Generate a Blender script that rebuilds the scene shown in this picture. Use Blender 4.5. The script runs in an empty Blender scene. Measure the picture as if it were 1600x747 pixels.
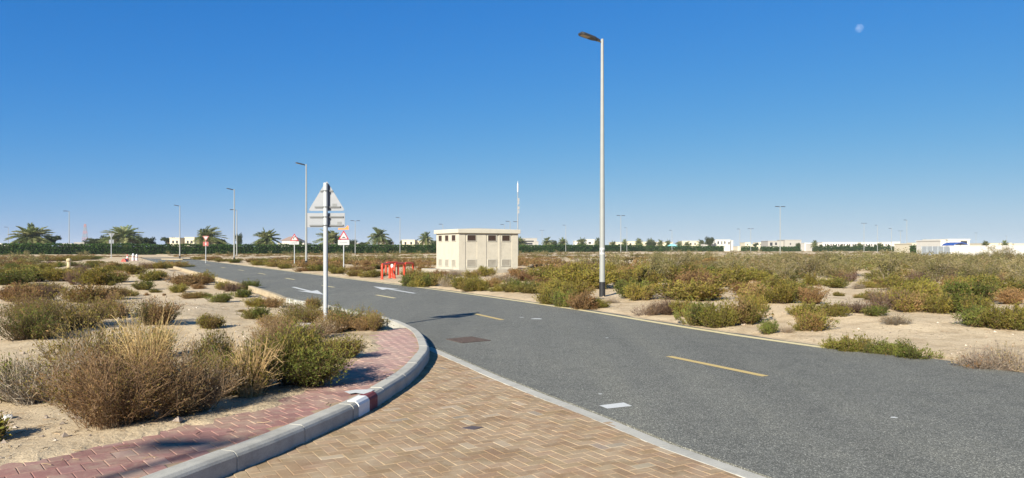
import bpy, bmesh, math, random
import numpy as np
from mathutils import Vector, Matrix

random.seed(7)
RNG = np.random.default_rng(11)
scene = bpy.context.scene
COL = scene.collection
F, H, HZ, CX = 1164.0, 1.75, 388.0, 800.0        # focal length in px of the 1600 px photograph, eye height, horizon row
SUN_EL, SUN_AZ = math.radians(27.0), math.radians(208.0)   # sun behind the camera, to its left

# ------------------------------------------------------------------ small helpers
def G(px, py, z=0.0):
    Y = F * (H - z) / (py - HZ)
    return np.array([(px - CX) / F * Y, Y])
def ZY(py, Y): return H - (py - HZ) / F * Y
def XY(px, Y): return (px - CX) / F * Y
def R(a): return math.radians(a)

def tag(o, label=None, cat=None, group=None, kind=None):
    if label: o['label'] = label
    if cat: o['category'] = cat
    if group: o['group'] = group
    if kind: o['kind'] = kind
    return o
def link(name, me, mat=None, parent=None):
    o = bpy.data.objects.new(name, me); COL.objects.link(o)
    if mat is not None and me is not None and len(me.materials) == 0: me.materials.append(mat)
    if parent is not None: o.parent = parent
    return o
def empty(name, loc, rz=0.0):
    o = bpy.data.objects.new(name, None); COL.objects.link(o)
    o.empty_display_size = 0.2
    o.location = loc; o.rotation_euler = (0, 0, rz)
    return o
def copy_tree(o, parent=None):
    c = o.copy(); COL.objects.link(c)
    if parent is not None: c.parent = parent
    for ch in list(o.children): copy_tree(ch, c)
    return c

class MB:
    """collects shapes for ONE mesh"""
    def __init__(s): s.v = []; s.f = []; s.sm = []
    def add(s, vs, fs, smooth=False):
        n = len(s.v); s.v += [tuple(map(float, p)) for p in vs]
        for f in fs: s.f.append([n + i for i in f]); s.sm.append(smooth)
        return s
    def box(s, a, b, bev=0.0):
        x0, y0, z0 = a; x1, y1, z1 = b
        if bev <= 0:
            vs = [(x0,y0,z0),(x1,y0,z0),(x1,y1,z0),(x0,y1,z0),(x0,y0,z1),(x1,y0,z1),(x1,y1,z1),(x0,y1,z1)]
            return s.add(vs, [(3,2,1,0),(4,5,6,7),(0,1,5,4),(1,2,6,5),(2,3,7,6),(3,0,4,7)])
        bm = bmesh.new(); bmesh.ops.create_cube(bm, size=1.0)
        for v in bm.verts:
            v.co = Vector(((x0+x1)/2+v.co.x*(x1-x0), (y0+y1)/2+v.co.y*(y1-y0), (z0+z1)/2+v.co.z*(z1-z0)))
        bmesh.ops.bevel(bm, geom=bm.edges[:], offset=bev, segments=2, affect='EDGES', profile=0.5)
        bm.verts.index_update()
        s.add([v.co[:] for v in bm.verts], [[v.index for v in f.verts] for f in bm.faces]); bm.free(); return s
    def tube(s, pts, rad, n=10, caps=True, smooth=True):
        pts = [Vector(p) for p in pts]; rad = rad if hasattr(rad, '__len__') else [rad]*len(pts)
        rings = []; up = None
        for i, p in enumerate(pts):
            t = (pts[min(i+1, len(pts)-1)] - pts[max(i-1, 0)]).normalized()
            if up is None:
                up = Vector((0,0,1)) if abs(t.z) < .9 else Vector((1,0,0))
            a = t.cross(up).normalized(); b = a.cross(t).normalized(); up = b
            rings.append([p + (a*math.cos(2*math.pi*k/n) + b*math.sin(2*math.pi*k/n))*rad[i] for k in range(n)])
        vs = [v for r in rings for v in r]
        fs = [(i*n+k, i*n+(k+1) % n, (i+1)*n+(k+1) % n, (i+1)*n+k) for i in range(len(pts)-1) for k in range(n)]
        s.add(vs, fs, smooth)
        if caps:
            s.add(rings[0], [list(range(n))[::-1]]); s.add(rings[-1], [list(range(n))])
        return s
    def lathe(s, prof, n=20, c=(0,0,0), smooth=True):
        vs = [(c[0]+r*math.cos(2*math.pi*k/n), c[1]+r*math.sin(2*math.pi*k/n), c[2]+z) for r, z in prof for k in range(n)]
        fs = [(i*n+k, i*n+(k+1) % n, (i+1)*n+(k+1) % n, (i+1)*n+k) for i in range(len(prof)-1) for k in range(n)]
        s.add(vs, fs, smooth)
        s.add(vs[-n:], [list(range(n))]); s.add(vs[:n], [list(range(n))[::-1]])
        return s
    def prism(s, poly, y0, y1):
        """poly in x,z extruded along y"""
        n = len(poly); vs = [(x, y0, z) for x, z in poly] + [(x, y1, z) for x, z in poly]
        fs = [list(range(n)), list(range(n, 2*n))[::-1]] + [(i, i+n, (i+1) % n+n, (i+1) % n) for i in range(n)]
        return s.add(vs, fs)
    def slab(s, poly, z0, z1):
        """poly in x,y extruded along z"""
        n = len(poly); vs = [(x, y, z0) for x, y in poly] + [(x, y, z1) for x, y in poly]
        fs = [list(range(n))[::-1], list(range(n, 2*n))] + [(i, (i+1) % n, (i+1) % n+n, i+n) for i in range(n)]
        return s.add(vs, fs)
    def sheet(s, poly, z):
        return s.add([(x, y, z) for x, y in poly], [list(range(len(poly)))])
    def mesh(s, name):
        me = bpy.data.meshes.new(name); me.from_pydata(s.v, [], s.f)
        me.polygons.foreach_set('use_smooth', s.sm); me.update()
        bm = bmesh.new(); bm.from_mesh(me)
        bmesh.ops.recalc_face_normals(bm, faces=bm.faces[:])
        big = [f for f in bm.faces if len(f.verts) > 4]
        if big: bmesh.ops.triangulate(bm, faces=big)
        bm.to_mesh(me); bm.free(); return me
    def build(s, name, mat, parent=None): return link(name, s.mesh(name), mat, parent)

def np_mesh(name, V, Q, tint=None, smooth=False):
    """fast mesh out of numpy vertices (n,3), quads (m,4) and a colour per vertex"""
    me = bpy.data.meshes.new(name)
    V = np.asarray(V, np.float32); Q = np.asarray(Q, np.int32); m, k = Q.shape
    me.vertices.add(len(V)); me.vertices.foreach_set('co', V.ravel())
    me.loops.add(m*k); me.loops.foreach_set('vertex_index', Q.ravel())
    me.polygons.add(m); me.polygons.foreach_set('loop_start', np.arange(0, m*k, k, dtype=np.int32))
    me.polygons.foreach_set('use_smooth', np.full(m, smooth))
    if tint is not None:
        a = me.attributes.new('tint', 'FLOAT_COLOR', 'POINT')
        c = np.ones((len(V), 4), np.float32); c[:, :3] = tint
        a.data.foreach_set('color', c.ravel())
    me.update(calc_edges=True); return me

# value noise
def _h(ix, iy, seed):
    n = (ix.astype(np.int64)*374761393 + iy.astype(np.int64)*668265263 + seed*974711) & 0xffffffff
    n = ((n ^ (n >> 13)) * 1274126177) & 0xffffffff
    return ((n ^ (n >> 16)) & 0xffff) / 65535.0
def vnoise(x, y, seed=0):
    x = np.asarray(x, float); y = np.asarray(y, float)
    ix = np.floor(x); iy = np.floor(y); fx = x-ix; fy = y-iy
    fx = fx*fx*(3-2*fx); fy = fy*fy*(3-2*fy)
    a = _h(ix, iy, seed); b = _h(ix+1, iy, seed); c = _h(ix, iy+1, seed); d = _h(ix+1, iy+1, seed)
    return (a*(1-fx)+b*fx)*(1-fy) + (c*(1-fx)+d*fx)*fy
def sstep(a, b, x):
    t = np.clip((x-a)/(b-a), 0, 1); return t*t*(3-2*t)
def pdist(x, y, line):
    """distance to a polyline and the signed side (positive on its left)"""
    x = np.asarray(x, float); y = np.asarray(y, float)
    best = np.full(x.shape, 1e9); side = np.zeros(x.shape)
    for (ax, ay), (bx, by) in zip(line[:-1], line[1:]):
        dx, dy = bx-ax, by-ay; L = dx*dx+dy*dy
        t = np.clip(((x-ax)*dx+(y-ay)*dy)/L, 0, 1)
        qx = x-(ax+t*dx); qy = y-(ay+t*dy); d = np.hypot(qx, qy)
        cr = dx*(y-ay)-dy*(x-ax)
        w = d < best-1e-9; side = np.where(w, np.sign(cr), side); best = np.where(w, d, best)
    return best, side
def inpoly(x, y, poly):
    x = np.asarray(x, float); y = np.asarray(y, float); ins = np.zeros(x.shape, bool)
    for (ax, ay), (bx, by) in zip(poly, poly[1:]+poly[:1]):
        c = ((ay > y) != (by > y)); xx = (bx-ax)*(y-ay)/((by-ay) if by != ay else 1e-9)+ax
        ins ^= c & (x < xx)
    return ins
def smoothline(pts, step=0.35):
    """Catmull-Rom through the points"""
    P = [np.array(p, float) for p in pts]; P = [2*P[0]-P[1]]+P+[2*P[-1]-P[-2]]; out = []
    for i in range(1, len(P)-2):
        n = max(1, int(np.linalg.norm(P[i+1]-P[i])/step))
        for k in range(n):
            t = k/n
            out.append(tuple(0.5*((2*P[i])+(-P[i-1]+P[i+1])*t+(2*P[i-1]-5*P[i]+4*P[i+1]-P[i+2])*t*t+(-P[i-1]+3*P[i]-3*P[i+1]+P[i+2])*t**3)))
    out.append(tuple(P[-2])); return out
def offset(line, d):
    """polyline moved d metres to its left"""
    out = []
    for i, p in enumerate(line):
        a = np.array(line[max(i-1, 0)]); b = np.array(line[min(i+1, len(line)-1)]); t = (b-a)/np.linalg.norm(b-a)
        out.append((p[0]-t[1]*d, p[1]+t[0]*d))
    return out

# ------------------------------------------------------------------ materials
def nodes(name):
    m = bpy.data.materials.new(name); m.use_nodes = True
    return m, m.node_tree, m.node_tree.nodes['Principled BSDF']
def N(nt, t, **kw):
    n = nt.nodes.new(t)
    for k, v in kw.items():
        if k.startswith('i_'):
            n.inputs[k[2:].replace('_', ' ')].default_value = v
        else: setattr(n, k, v)
    return n
def noise(nt, scale, detail=4, coord='Object', rough=.6, mul=None):
    tc = N(nt, 'ShaderNodeTexCoord'); n = N(nt, 'ShaderNodeTexNoise')
    n.inputs['Scale'].default_value = scale; n.inputs['Detail'].default_value = detail; n.inputs['Roughness'].default_value = rough
    if mul:
        mp = N(nt, 'ShaderNodeMapping'); mp.inputs['Scale'].default_value = mul
        nt.links.new(tc.outputs[coord], mp.inputs['Vector']); nt.links.new(mp.outputs[0], n.inputs['Vector'])
    else: nt.links.new(tc.outputs[coord], n.inputs['Vector'])
    return n
def ramp(nt, src, stops, interp='LINEAR'):
    r = N(nt, 'ShaderNodeValToRGB'); r.color_ramp.interpolation = interp
    el = r.color_ramp.elements
    while len(el) < len(stops): el.new(0.5)
    for e, (p, c) in zip(el, stops): e.position = p; e.color = (*c, 1) if len(c) == 3 else c
    nt.links.new(src, r.inputs[0]); return r
def mix(nt, a, b, f, mode='MIX'):
    m = N(nt, 'ShaderNodeMix'); m.data_type = 'RGBA'; m.blend_type = mode
    for s, x in ((6, a), (7, b)):
        if hasattr(x, 'is_linked'): nt.links.new(x, m.inputs[s])
        else: m.inputs[s].default_value = (*x, 1)
    if hasattr(f, 'is_linked'): nt.links.new(f, m.inputs[0])
    else: m.inputs[0].default_value = f
    return m.outputs[2]
def bump(nt, bs, src, strength, dist):
    b = N(nt, 'ShaderNodeBump'); b.inputs['Strength'].default_value = strength; b.inputs['Distance'].default_value = dist
    nt.links.new(src, b.inputs['Height']); nt.links.new(b.outputs[0], bs.inputs['Normal']); return b

def simple(name, col, rough=.6, metal=0.0, var=.12, scale=3.0, spec=.3, bmp=0.0):
    m, nt, bs = nodes(name)
    n = noise(nt, scale, 5)
    c = ramp(nt, n.outputs['Fac'], [(.3, tuple(x*(1-var) for x in col)), (.7, tuple(min(1, x*(1+var)) for x in col))])
    nt.links.new(c.outputs[0], bs.inputs['Base Color'])
    bs.inputs['Roughness'].default_value = rough; bs.inputs['Metallic'].default_value = metal
    bs.inputs['Specular IOR Level'].default_value = spec
    if bmp: bump(nt, bs, noise(nt, scale*8, 6).outputs['Fac'], bmp, .01)
    return m
def tinted(name, trans=.35, rough=.75, hue=.008, val=.2, spec=.15):
    """base colour from the mesh's own leaf colours, varied a little from plant to plant"""
    m, nt, bs = nodes(name)
    at = N(nt, 'ShaderNodeAttribute', attribute_name='tint'); oi = N(nt, 'ShaderNodeObjectInfo')
    hs = N(nt, 'ShaderNodeHueSaturation')
    mr = N(nt, 'ShaderNodeMapRange'); mr.inputs[3].default_value = .5-hue; mr.inputs[4].default_value = .5+hue
    mv = N(nt, 'ShaderNodeMapRange'); mv.inputs[3].default_value = 1-val; mv.inputs[4].default_value = 1+val
    nt.links.new(oi.outputs['Random'], mr.inputs[0])
    mm = N(nt, 'ShaderNodeMath', operation='FRACT'); m2 = N(nt, 'ShaderNodeMath', operation='MULTIPLY'); m2.inputs[1].default_value = 7.31
    nt.links.new(oi.outputs['Random'], m2.inputs[0]); nt.links.new(m2.outputs[0], mm.inputs[0]); nt.links.new(mm.outputs[0], mv.inputs[0])
    nt.links.new(at.outputs['Color'], hs.inputs['Color']); nt.links.new(mr.outputs[0], hs.inputs['Hue']); nt.links.new(mv.outputs[0], hs.inputs['Value'])
    nt.links.new(hs.outputs[0], bs.inputs['Base Color'])
    bs.inputs['Roughness'].default_value = rough; bs.inputs['Specular IOR Level'].default_value = spec
    if trans:
        tr = N(nt, 'ShaderNodeBsdfTranslucent'); mx = N(nt, 'ShaderNodeMixShader'); mx.inputs[0].default_value = trans
        out = nt.nodes['Material Output']
        nt.links.new(hs.outputs[0], tr.inputs['Color'])
        nt.links.new(bs.outputs[0], mx.inputs[1]); nt.links.new(tr.outputs[0], mx.inputs[2]); nt.links.new(mx.outputs[0], out.inputs['Surface'])
    return m

def mat_sand():
    m, nt, bs = nodes('sand')
    big = noise(nt, .16, 6); mid = noise(nt, 1.7, 8, rough=.7); fine = noise(nt, 26, 8, rough=.75)
    c1 = ramp(nt, big.outputs['Fac'], [(.32, (.475, .365, .235)), (.5, (.55, .43, .285)), (.68, (.60, .485, .335))])
    c2 = ramp(nt, mid.outputs['Fac'], [(.36, (.60, .55, .50)), (.52, (1, 1, 1))])
    c3 = ramp(nt, fine.outputs['Fac'], [(.34, (.52, .47, .42)), (.5, (1, 1, 1)), (.7, (1.12, 1.12, 1.12))])
    c = mix(nt, c1.outputs[0], c2.outputs[0], .55, 'MULTIPLY'); c = mix(nt, c, c3.outputs[0], .7, 'MULTIPLY')
    nt.links.new(c, bs.inputs['Base Color']); bs.inputs['Roughness'].default_value = .95; bs.inputs['Specular IOR Level'].default_value = .1
    ad = N(nt, 'ShaderNodeMath', operation='ADD'); mu = N(nt, 'ShaderNodeMath', operation='MULTIPLY'); mu.inputs[1].default_value = .35
    nt.links.new(fine.outputs['Fac'], mu.inputs[0]); nt.links.new(mu.outputs[0], ad.inputs[0]); nt.links.new(mid.outputs['Fac'], ad.inputs[1])
    bump(nt, bs, ad.outputs[0], .8, .07); return m
def mat_asphalt():
    m, nt, bs = nodes('asphalt')
    tc = N(nt, 'ShaderNodeTexCoord')
    vo = N(nt, 'ShaderNodeTexVoronoi'); vo.inputs['Scale'].default_value = 120; nt.links.new(tc.outputs['Object'], vo.inputs['Vector'])
    vl = N(nt, 'ShaderNodeTexVoronoi'); vl.inputs['Scale'].default_value = 22; nt.links.new(tc.outputs['Object'], vl.inputs['Vector'])
    sp = N(nt, 'ShaderNodeSeparateColor'); nt.links.new(vo.outputs['Color'], sp.inputs[0])
    sl = N(nt, 'ShaderNodeSeparateColor'); nt.links.new(vl.outputs['Color'], sl.inputs[0])
    agg = ramp(nt, sp.outputs[0], [(0, (.075, .074, .066)), (.4, (.116, .115, .100)), (.75, (.175, .172, .150)), (.93, (.29, .28, .245)), (1, (.46, .45, .40))])
    chips = ramp(nt, sl.outputs[0], [(.965, (0, 0, 0)), (.985, (1, 1, 1))]); near = ramp(nt, vl.outputs['Distance'], [(.12, (1, 1, 1)), (.2, (0, 0, 0))])
    cm = mix(nt, chips.outputs[0], near.outputs[0], 1.0, 'MULTIPLY')
    c = mix(nt, agg.outputs[0], (.36, .35, .33), cm)
    big = noise(nt, .28, 6, mul=(1, .45, 1)); c2 = ramp(nt, big.outputs['Fac'], [(.3, (.82, .83, .84)), (.55, (1, 1, 1)), (.75, (1.18, 1.16, 1.12))])
    c = mix(nt, c, c2.outputs[0], .8, 'MULTIPLY')
    st = noise(nt, 2.6, 7, rough=.7); c3 = ramp(nt, st.outputs['Fac'], [(.33, (.84, .84, .84)), (.5, (1, 1, 1)), (.72, (1.1, 1.09, 1.06))])
    c = mix(nt, c, c3.outputs[0], .8, 'MULTIPLY')
    tc2 = N(nt, 'ShaderNodeTexCoord'); mp = N(nt, 'ShaderNodeMapping'); mp.inputs['Rotation'].default_value = (0, 0, R(-27)); mp.inputs['Scale'].default_value = (1, .05, 1); nt.links.new(tc2.outputs['Object'], mp.inputs[0])
    ws = N(nt, 'ShaderNodeTexNoise'); ws.inputs['Scale'].default_value = 1.1; ws.inputs['Detail'].default_value = 5; nt.links.new(mp.outputs[0], ws.inputs[0]); c4 = ramp(nt, ws.outputs['Fac'], [(.32, (.90, .90, .90)), (.5, (1, 1, 1)), (.68, (1.10, 1.09, 1.06))])
    c = mix(nt, c, c4.outputs[0], .85, 'MULTIPLY')                 # worn wheel tracks running along the road
    nt.links.new(c, bs.inputs['Base Color']); bs.inputs['Roughness'].default_value = .85; bs.inputs['Specular IOR Level'].default_value = .25
    bump(nt, bs, vo.outputs['Distance'], .5, .006); return m
def mat_paver(name):
    m, nt, bs = nodes(name)
    at = N(nt, 'ShaderNodeAttribute', attribute_name='tint')
    n1 = noise(nt, 60, 6, rough=.7); n2 = noise(nt, 1.3, 6)
    a = ramp(nt, n1.outputs['Fac'], [(.3, (.74, .74, .74)), (.55, (1, 1, 1)), (.72, (1.12, 1.12, 1.1))])
    b = ramp(nt, n2.outputs['Fac'], [(.35, (.86, .84, .82)), (.6, (1.03, 1.03, 1.03))])
    c = mix(nt, at.outputs['Color'], a.outputs[0], .8, 'MULTIPLY'); c = mix(nt, c, b.outputs[0], .8, 'MULTIPLY')
    d = noise(nt, 3.1, 8, rough=.75); dm = ramp(nt, d.outputs['Fac'], [(.44, (0, 0, 0)), (.7, (.7, .7, .7))])
    c = mix(nt, c, (.44, .355, .25), dm.outputs[0])
    if name == 'red_pavers':                                      # wind-blown dust lies thicker towards the tip of the pavement
        tc = N(nt, 'ShaderNodeTexCoord'); sx_ = N(nt, 'ShaderNodeSeparateXYZ'); nt.links.new(tc.outputs['Object'], sx_.inputs[0]); mp = N(nt, 'ShaderNodeMapRange'); mp.inputs[1].default_value = 7; mp.inputs[2].default_value = 11; mp.inputs[3].default_value = .06; mp.inputs[4].default_value = .42; nt.links.new(sx_.outputs['Y'], mp.inputs[0])
        c = mix(nt, c, (.55, .40, .345), mp.outputs[0])
    nt.links.new(c, bs.inputs['Base Color']); bs.inputs['Roughness'].default_value = .9; bs.inputs['Specular IOR Level'].default_value = .15
    bump(nt, bs, n1.outputs['Fac'], .5, .004); return m
def mat_concrete(name, col, var=.14):
    m, nt, bs = nodes(name)
    n1 = noise(nt, 2.2, 8, rough=.7); n2 = noise(nt, 90, 4)
    a = ramp(nt, n1.outputs['Fac'], [(.3, tuple(x*(1-2*var) for x in col)), (.5, col), (.72, tuple(x*(1+var) for x in col))])
    b = ramp(nt, n2.outputs['Fac'], [(.35, (.82, .82, .82)), (.6, (1.03, 1.03, 1.03))])
    c = mix(nt, a.outputs[0], b.outputs[0], .8, 'MULTIPLY')
    nt.links.new(c, bs.inputs['Base Color']); bs.inputs['Roughness'].default_value = .88; bs.inputs['Specular IOR Level'].default_value = .2
    bump(nt, bs, n2.outputs['Fac'], .35, .003); return m
def mat_paint(name, col, under=(.12, .12, .12), wear=.5):
    m, nt, bs = nodes(name)
    n1 = noise(nt, 14, 8, rough=.8); f = ramp(nt, n1.outputs['Fac'], [(wear, (0, 0, 0)), (wear+.13, (.85, .85, .85))])
    n2 = noise(nt, 70, 3); v = ramp(nt, n2.outputs['Fac'], [(.3, tuple(x*.8 for x in col)), (.65, col)])
    c = mix(nt, v.outputs[0], under, f.outputs[0])
    nt.links.new(c, bs.inputs['Base Color']); bs.inputs['Roughness'].default_value = .8; return m

M = dict(
    sand=mat_sand(), asphalt=mat_asphalt(), tan=mat_paver('tan_pavers'), red=mat_paver('red_pavers'),
    joint=simple('joint_sand', (.325, .232, .15), .95, var=.2, scale=9),
    kerb=mat_concrete('kerb_concrete', (.42, .40, .355)), kerb_dusty=mat_concrete('dusty_kerb', (.40, .325, .22)),
    yellow=mat_paint('yellow_paint', (.56, .41, .16), wear=.56), cream=mat_paint('cream_paint', (.68, .57, .31), wear=.6),
    white=mat_paint('white_paint', (.58, .58, .57), wear=.6), kerb_red=mat_paint('kerb_red', (.20, .045, .05), (.3, .28, .26), .6),
    kerb_white=mat_paint('kerb_white', (.78, .77, .76), (.4, .38, .36), .6),
    iron=simple('rusty_iron', (.10, .075, .066), .8, .2, .4, 30, bmp=.6), 
    galv=simple('galvanised', (.42, .435, .445), .45, .25, .07, 6), pole=simple('pole_paint', (.27, .275, .265), .5, .1, .06, 2),
    black=simple('black_paint', (.02, .02, .022), .5), head=simple('lamp_housing', (.035, .035, .038), .45),
    lens=simple('lamp_lens', (.30, .24, .18), .25), plate=simple('plate_back', (.215, .222, .24), .5, .2, .06, 8),
    rail=simple('rail_steel', (.15, .155, .16), .5, .3), signred=simple('sign_red', (.36, .02, .03), .45), signwhite=simple('sign_white', (.42, .42, .42), .45, var=.03),
    signblack=simple('sign_black', (.02, .02, .02), .5), orange=simple('orange_plate', (.80, .25, .07), .55),
    guard=simple('red_pipe_paint', (.58, .065, .032), .4, 0, .1, 5), hydwhite=simple('white_cap', (.8, .74, .74), .5),
    cream_wall=mat_concrete('cream_render', (.46, .42, .345), .06), cream_pil=mat_concrete('pale_render', (.46, .43, .365), .05), cream_roof=mat_concrete('roof_render', (.48, .445, .37), .05),
    louvre=simple('dark_louvre', (.05, .03, .022), .6), vent=simple('grey_vent', (.32, .29, .24), .6), plinth=mat_concrete('plinth_concrete', (.34, .305, .25)),
    villa_w=mat_concrete('villa_white', (.56, .53, .48), .04), villa_c=mat_concrete('villa_cream', (.56, .50, .38), .04), villa_g=mat_concrete('villa_grey', (.34, .32, .29), .06), villa_b=simple('villa_brown_roof', (.30, .21, .17), .8),
    window=simple('window_dark', (.035, .035, .04), .2, spec=.5), wall=mat_concrete('white_wall', (.60, .58, .55), .04), hoard=simple('grey_hoarding', (.37, .40, .42), .5), blue=simple('blue_roof', (.04, .085, .30), .5),
    teal=simple('teal_canopy', (.22, .58, .56), .6), post=mat_concrete('post_concrete', (.52, .42, .26)), cone_r=simple('cone_orange', (.50, .10, .075), .5), cone_w=simple('cone_white', (.58, .57, .57), .5),
    rock=mat_concrete('pale_rock', (.60, .57, .53), .12), leaf=tinted('leaves'), twig=tinted('twigs', 0, .9), bark=simple('palm_bark', (.17, .125, .09), .9, var=.35, scale=8), mast=simple('mast_steel', (.26, .26, .26), .5),
    faded=simple('faded_red', (.36, .10, .085), .6), pink=simple('faded_band', (.48, .27, .25), .6),
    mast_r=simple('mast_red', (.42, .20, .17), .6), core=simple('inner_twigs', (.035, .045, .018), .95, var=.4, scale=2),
)

# ------------------------------------------------------------------ ground plan (metres, camera at 0,0 looking along +Y)
gpts = lambda L, z=0.0: [tuple(G(a, b, z)) for a, b in L]
U = np.array([-.479, .878])                                   # the road's straight run
road_left_far = gpts([(560, 496), (502, 482), (462, 475), (432, 463), (392, 450), (345, 437), (300, 425)])
kerb_line = smoothline([(-9, -6), (-5.4, -1.5), (-3.5, 2.4), (-2.62, 4.6)] + gpts([(345, 747), (420, 717), (480, 690), (560, 652), (600, 628), (640, 600), (665, 572), (670, 552), (652, 526), (612, 508)]) + road_left_far, .3)
e = np.array(kerb_line[-1]); kerb_end = tuple(e)
left_edge = kerb_line + [tuple(e+U*20), tuple(e+U*45), tuple(e+U*82)]
flush = [(9.3, -12.0), (6.62, -5.0)] + gpts([(1180, 747), (1040, 697), (940, 655), (850, 620.5), (770, 588), (700, 557), (668, 543)])
yl = gpts([(1293, 544), (1150, 523.8), (1080, 513), (1000, 499.8), (934, 488.8), (880, 480.6), (807, 470), (702, 455.3), (632, 446.3), (580, 440)])
e2 = np.array(yl[-1]); yl = yl + [tuple(e2+U*20), tuple(e2+U*50), tuple(e2+U*92)]
right_edge = [(15.5, -12), (11.8, -2)] + gpts([(1600, 583), (1465, 561), (1380, 549)]) + offset(yl, -.28)
right_edge = smoothline(right_edge, .8)
cross_a = np.array([-84., 128.]); cross_d = np.array([.87, .49])
apron = [(-9, -6), ] + kerb_line[1:[i for i, p in enumerate(kerb_line) if p[1] > 12.7][0]] + flush[::-1]
def jag(line, amp, seed, sc=3.0):
    out = []
    for i, p in enumerate(line):
        d = (vnoise(p[0]*sc, p[1]*sc, seed)-.5)*2*amp; t = np.array(line[min(i+1, len(line)-1)])-np.array(line[max(i-1, 0)]); t /= np.linalg.norm(t)
        out.append((p[0]-t[1]*d, p[1]+t[0]*d))
    return out
def dense(line, step):
    out = []
    for a, b in zip(line[:-1], line[1:]):
        a = np.array(a); b = np.array(b); n = max(1, int(np.linalg.norm(b-a)/step))
        out += [tuple(a+(b-a)*k/n) for k in range(n)]
    return out+[line[-1]]
# red pavement inside the kerb
KH = .16
pave_in = gpts([(-330, 800), (-150, 752), (0, 722), (70, 708), (150, 692), (240, 668), (320, 655), (400, 636), (466, 606), (526, 565), (553, 556), (580, 545), (571, 524), (598, 514)], .15)
k_in = offset(kerb_line, .17)
i0 = min(range(len(k_in)), key=lambda i: abs(k_in[i][0]+4.9)+abs(k_in[i][1]+.3)); i1 = min(range(len(k_in)), key=lambda i: np.hypot(*(np.array(k_in[i])-pave_in[-1])))
pave_poly = pave_in + k_in[i0:i1+1][::-1]

SUB_C = np.array([XY(717, 51.0), 51.0]); SA = np.array([.878, .479]); SB = np.array([-.479, .878])   # substation: near corner, its two directions
PAD = [SUB_C-SA*.75-SB*.45, SUB_C+SA*6.3-SB*.45, SUB_C+SA*6.3+SB*5, SUB_C-SA*.75+SB*5]
PAD = [tuple(p) for p in PAD]

def gz(x, y):
    """height of the sandy ground"""
    x = np.asarray(x, float); y = np.asarray(y, float)
    dl, sl = pdist(x, y, left_edge); dr, sr = pdist(x, y, right_edge)
    left = (sl > 0); right = (sr < 0) & ~left
    m = (vnoise(x*.11, y*.11, 1)-.5)*.42 + (vnoise(x*.37, y*.37, 2)-.5)*.16 + (vnoise(x*1.3, y*1.3, 3)-.5)*.05 + (vnoise(x*4, y*4, 4)-.5)*.016
    far = 1-.8*sstep(45, 110, y)
    zl = .125 + sstep(.5, 5, dl)*(.04 + m*.75)*far
    nearpave = inpoly(x, y, pave_poly); dp, _ = pdist(x, y, pave_in)
    zl = np.where(nearpave, .10+.03*(1-sstep(0, .3, dp)), zl+.035*(1-sstep(.1, .9, dp)) + .012*(vnoise(x*7, y*7, 5)-.3))
    zr = -.035 + .07*sstep(0, .45, dr) + sstep(.3, 4, dr)*(.10+m)*far
    zl = np.where(nearpave, np.where(dp < .28, .163+.035*(vnoise(x*5, y*5, 6)-.45)-.14*np.maximum(dp-.05, 0), .06), zl)
    q = .02*np.hypot(x, y); zl = np.where(dl < q+.03, -.06, np.where(nearpave, zl, -.06+(zl+.06)*sstep(0, .12, dl-q-.03)))
    z = np.where(left, zl, np.where(right, zr, -.07))
    dpad = inpoly(x, y, PAD); z = np.where(dpad, np.minimum(z, .0), z)
    dc, _ = pdist(x, y, [tuple(cross_a), tuple(cross_a+cross_d*190)])
    z = np.where(dc < 5.0, -.08, z)
    return z
def ground_point(px, py):
    z = .1
    for _ in range(5):
        p = G(px, py, z); z = float(gz(p[0], p[1]))
    return float(p[0]), float(p[1]), z

def build_ground():
    a1 = np.linspace(R(-42), R(42), 620); a2 = np.linspace(R(42), R(318), 90)[1:-1]
    ang = np.concatenate([a1, a2]); rad = np.concatenate([[.6], np.geomspace(1.6, 2400, 400)])
    A, Rr = np.meshgrid(ang, rad); X = Rr*np.sin(A); Y = Rr*np.cos(A)
    Z = gz(X, Y); V = np.stack([X, Y, Z], -1).reshape(-1, 3)
    na, nr = len(ang), len(rad)
    i, j = np.meshgrid(np.arange(nr-1), np.arange(na), indexing='ij'); jn = (j+1) % na
    Q = np.stack([i*na+j, (i+1)*na+j, (i+1)*na+jn, i*na+jn], -1).reshape(-1, 4)[:, ::-1]
    me = np_mesh('ground', V, Q, smooth=True)
    bm = bmesh.new(); bm.from_mesh(me); bm.verts.ensure_lookup_table()
    bm.faces.new([bm.verts[k] for k in range(na)]); bmesh.ops.recalc_face_normals(bm, faces=bm.faces[:]); bm.to_mesh(me); bm.free()
    tag(link('ground', me, M['sand']), kind='structure')
build_ground()

# road sheet, side road, painted lines
re_j = jag(dense(right_edge, .18), .045, 21)
mb = MB(); mb.slab([(p[0]+.06, p[1]) for p in offset(flush, -.07)] + [p for p in left_edge if p[1] > 12.9] + re_j[::-1], -.05, 0.0)
tag(mb.build('road', M['asphalt']), kind='structure')
n_ = np.array([-cross_d[1], cross_d[0]]); mb = MB()
mb.slab([tuple(cross_a-n_*4.2), tuple(cross_a+cross_d*185-n_*4.2), tuple(cross_a+cross_d*185+n_*4.2), tuple(cross_a+n_*4.2)], -.06, -.004)
tag(mb.build('cross_road', M['asphalt']), kind='structure')
def strip(line, w, z, mat, name, a=0):
    L = offset(line, w/2); Rr = offset(line, -w/2); mb = MB()
    vs = [(x, y, z) for x, y in L]+[(x, y, z) for x, y in Rr]; n = len(line)
    mb.add(vs, [(i, i+1, n+i+1, n+i) for i in range(n-1)])
    return tag(mb.build(name, mat), kind='structure')
strip(jag(dense(smoothline(yl, .8), .5), .012, 4), .19, .004, M['cream'], 'road_edge_line')
mb = MB()
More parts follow.
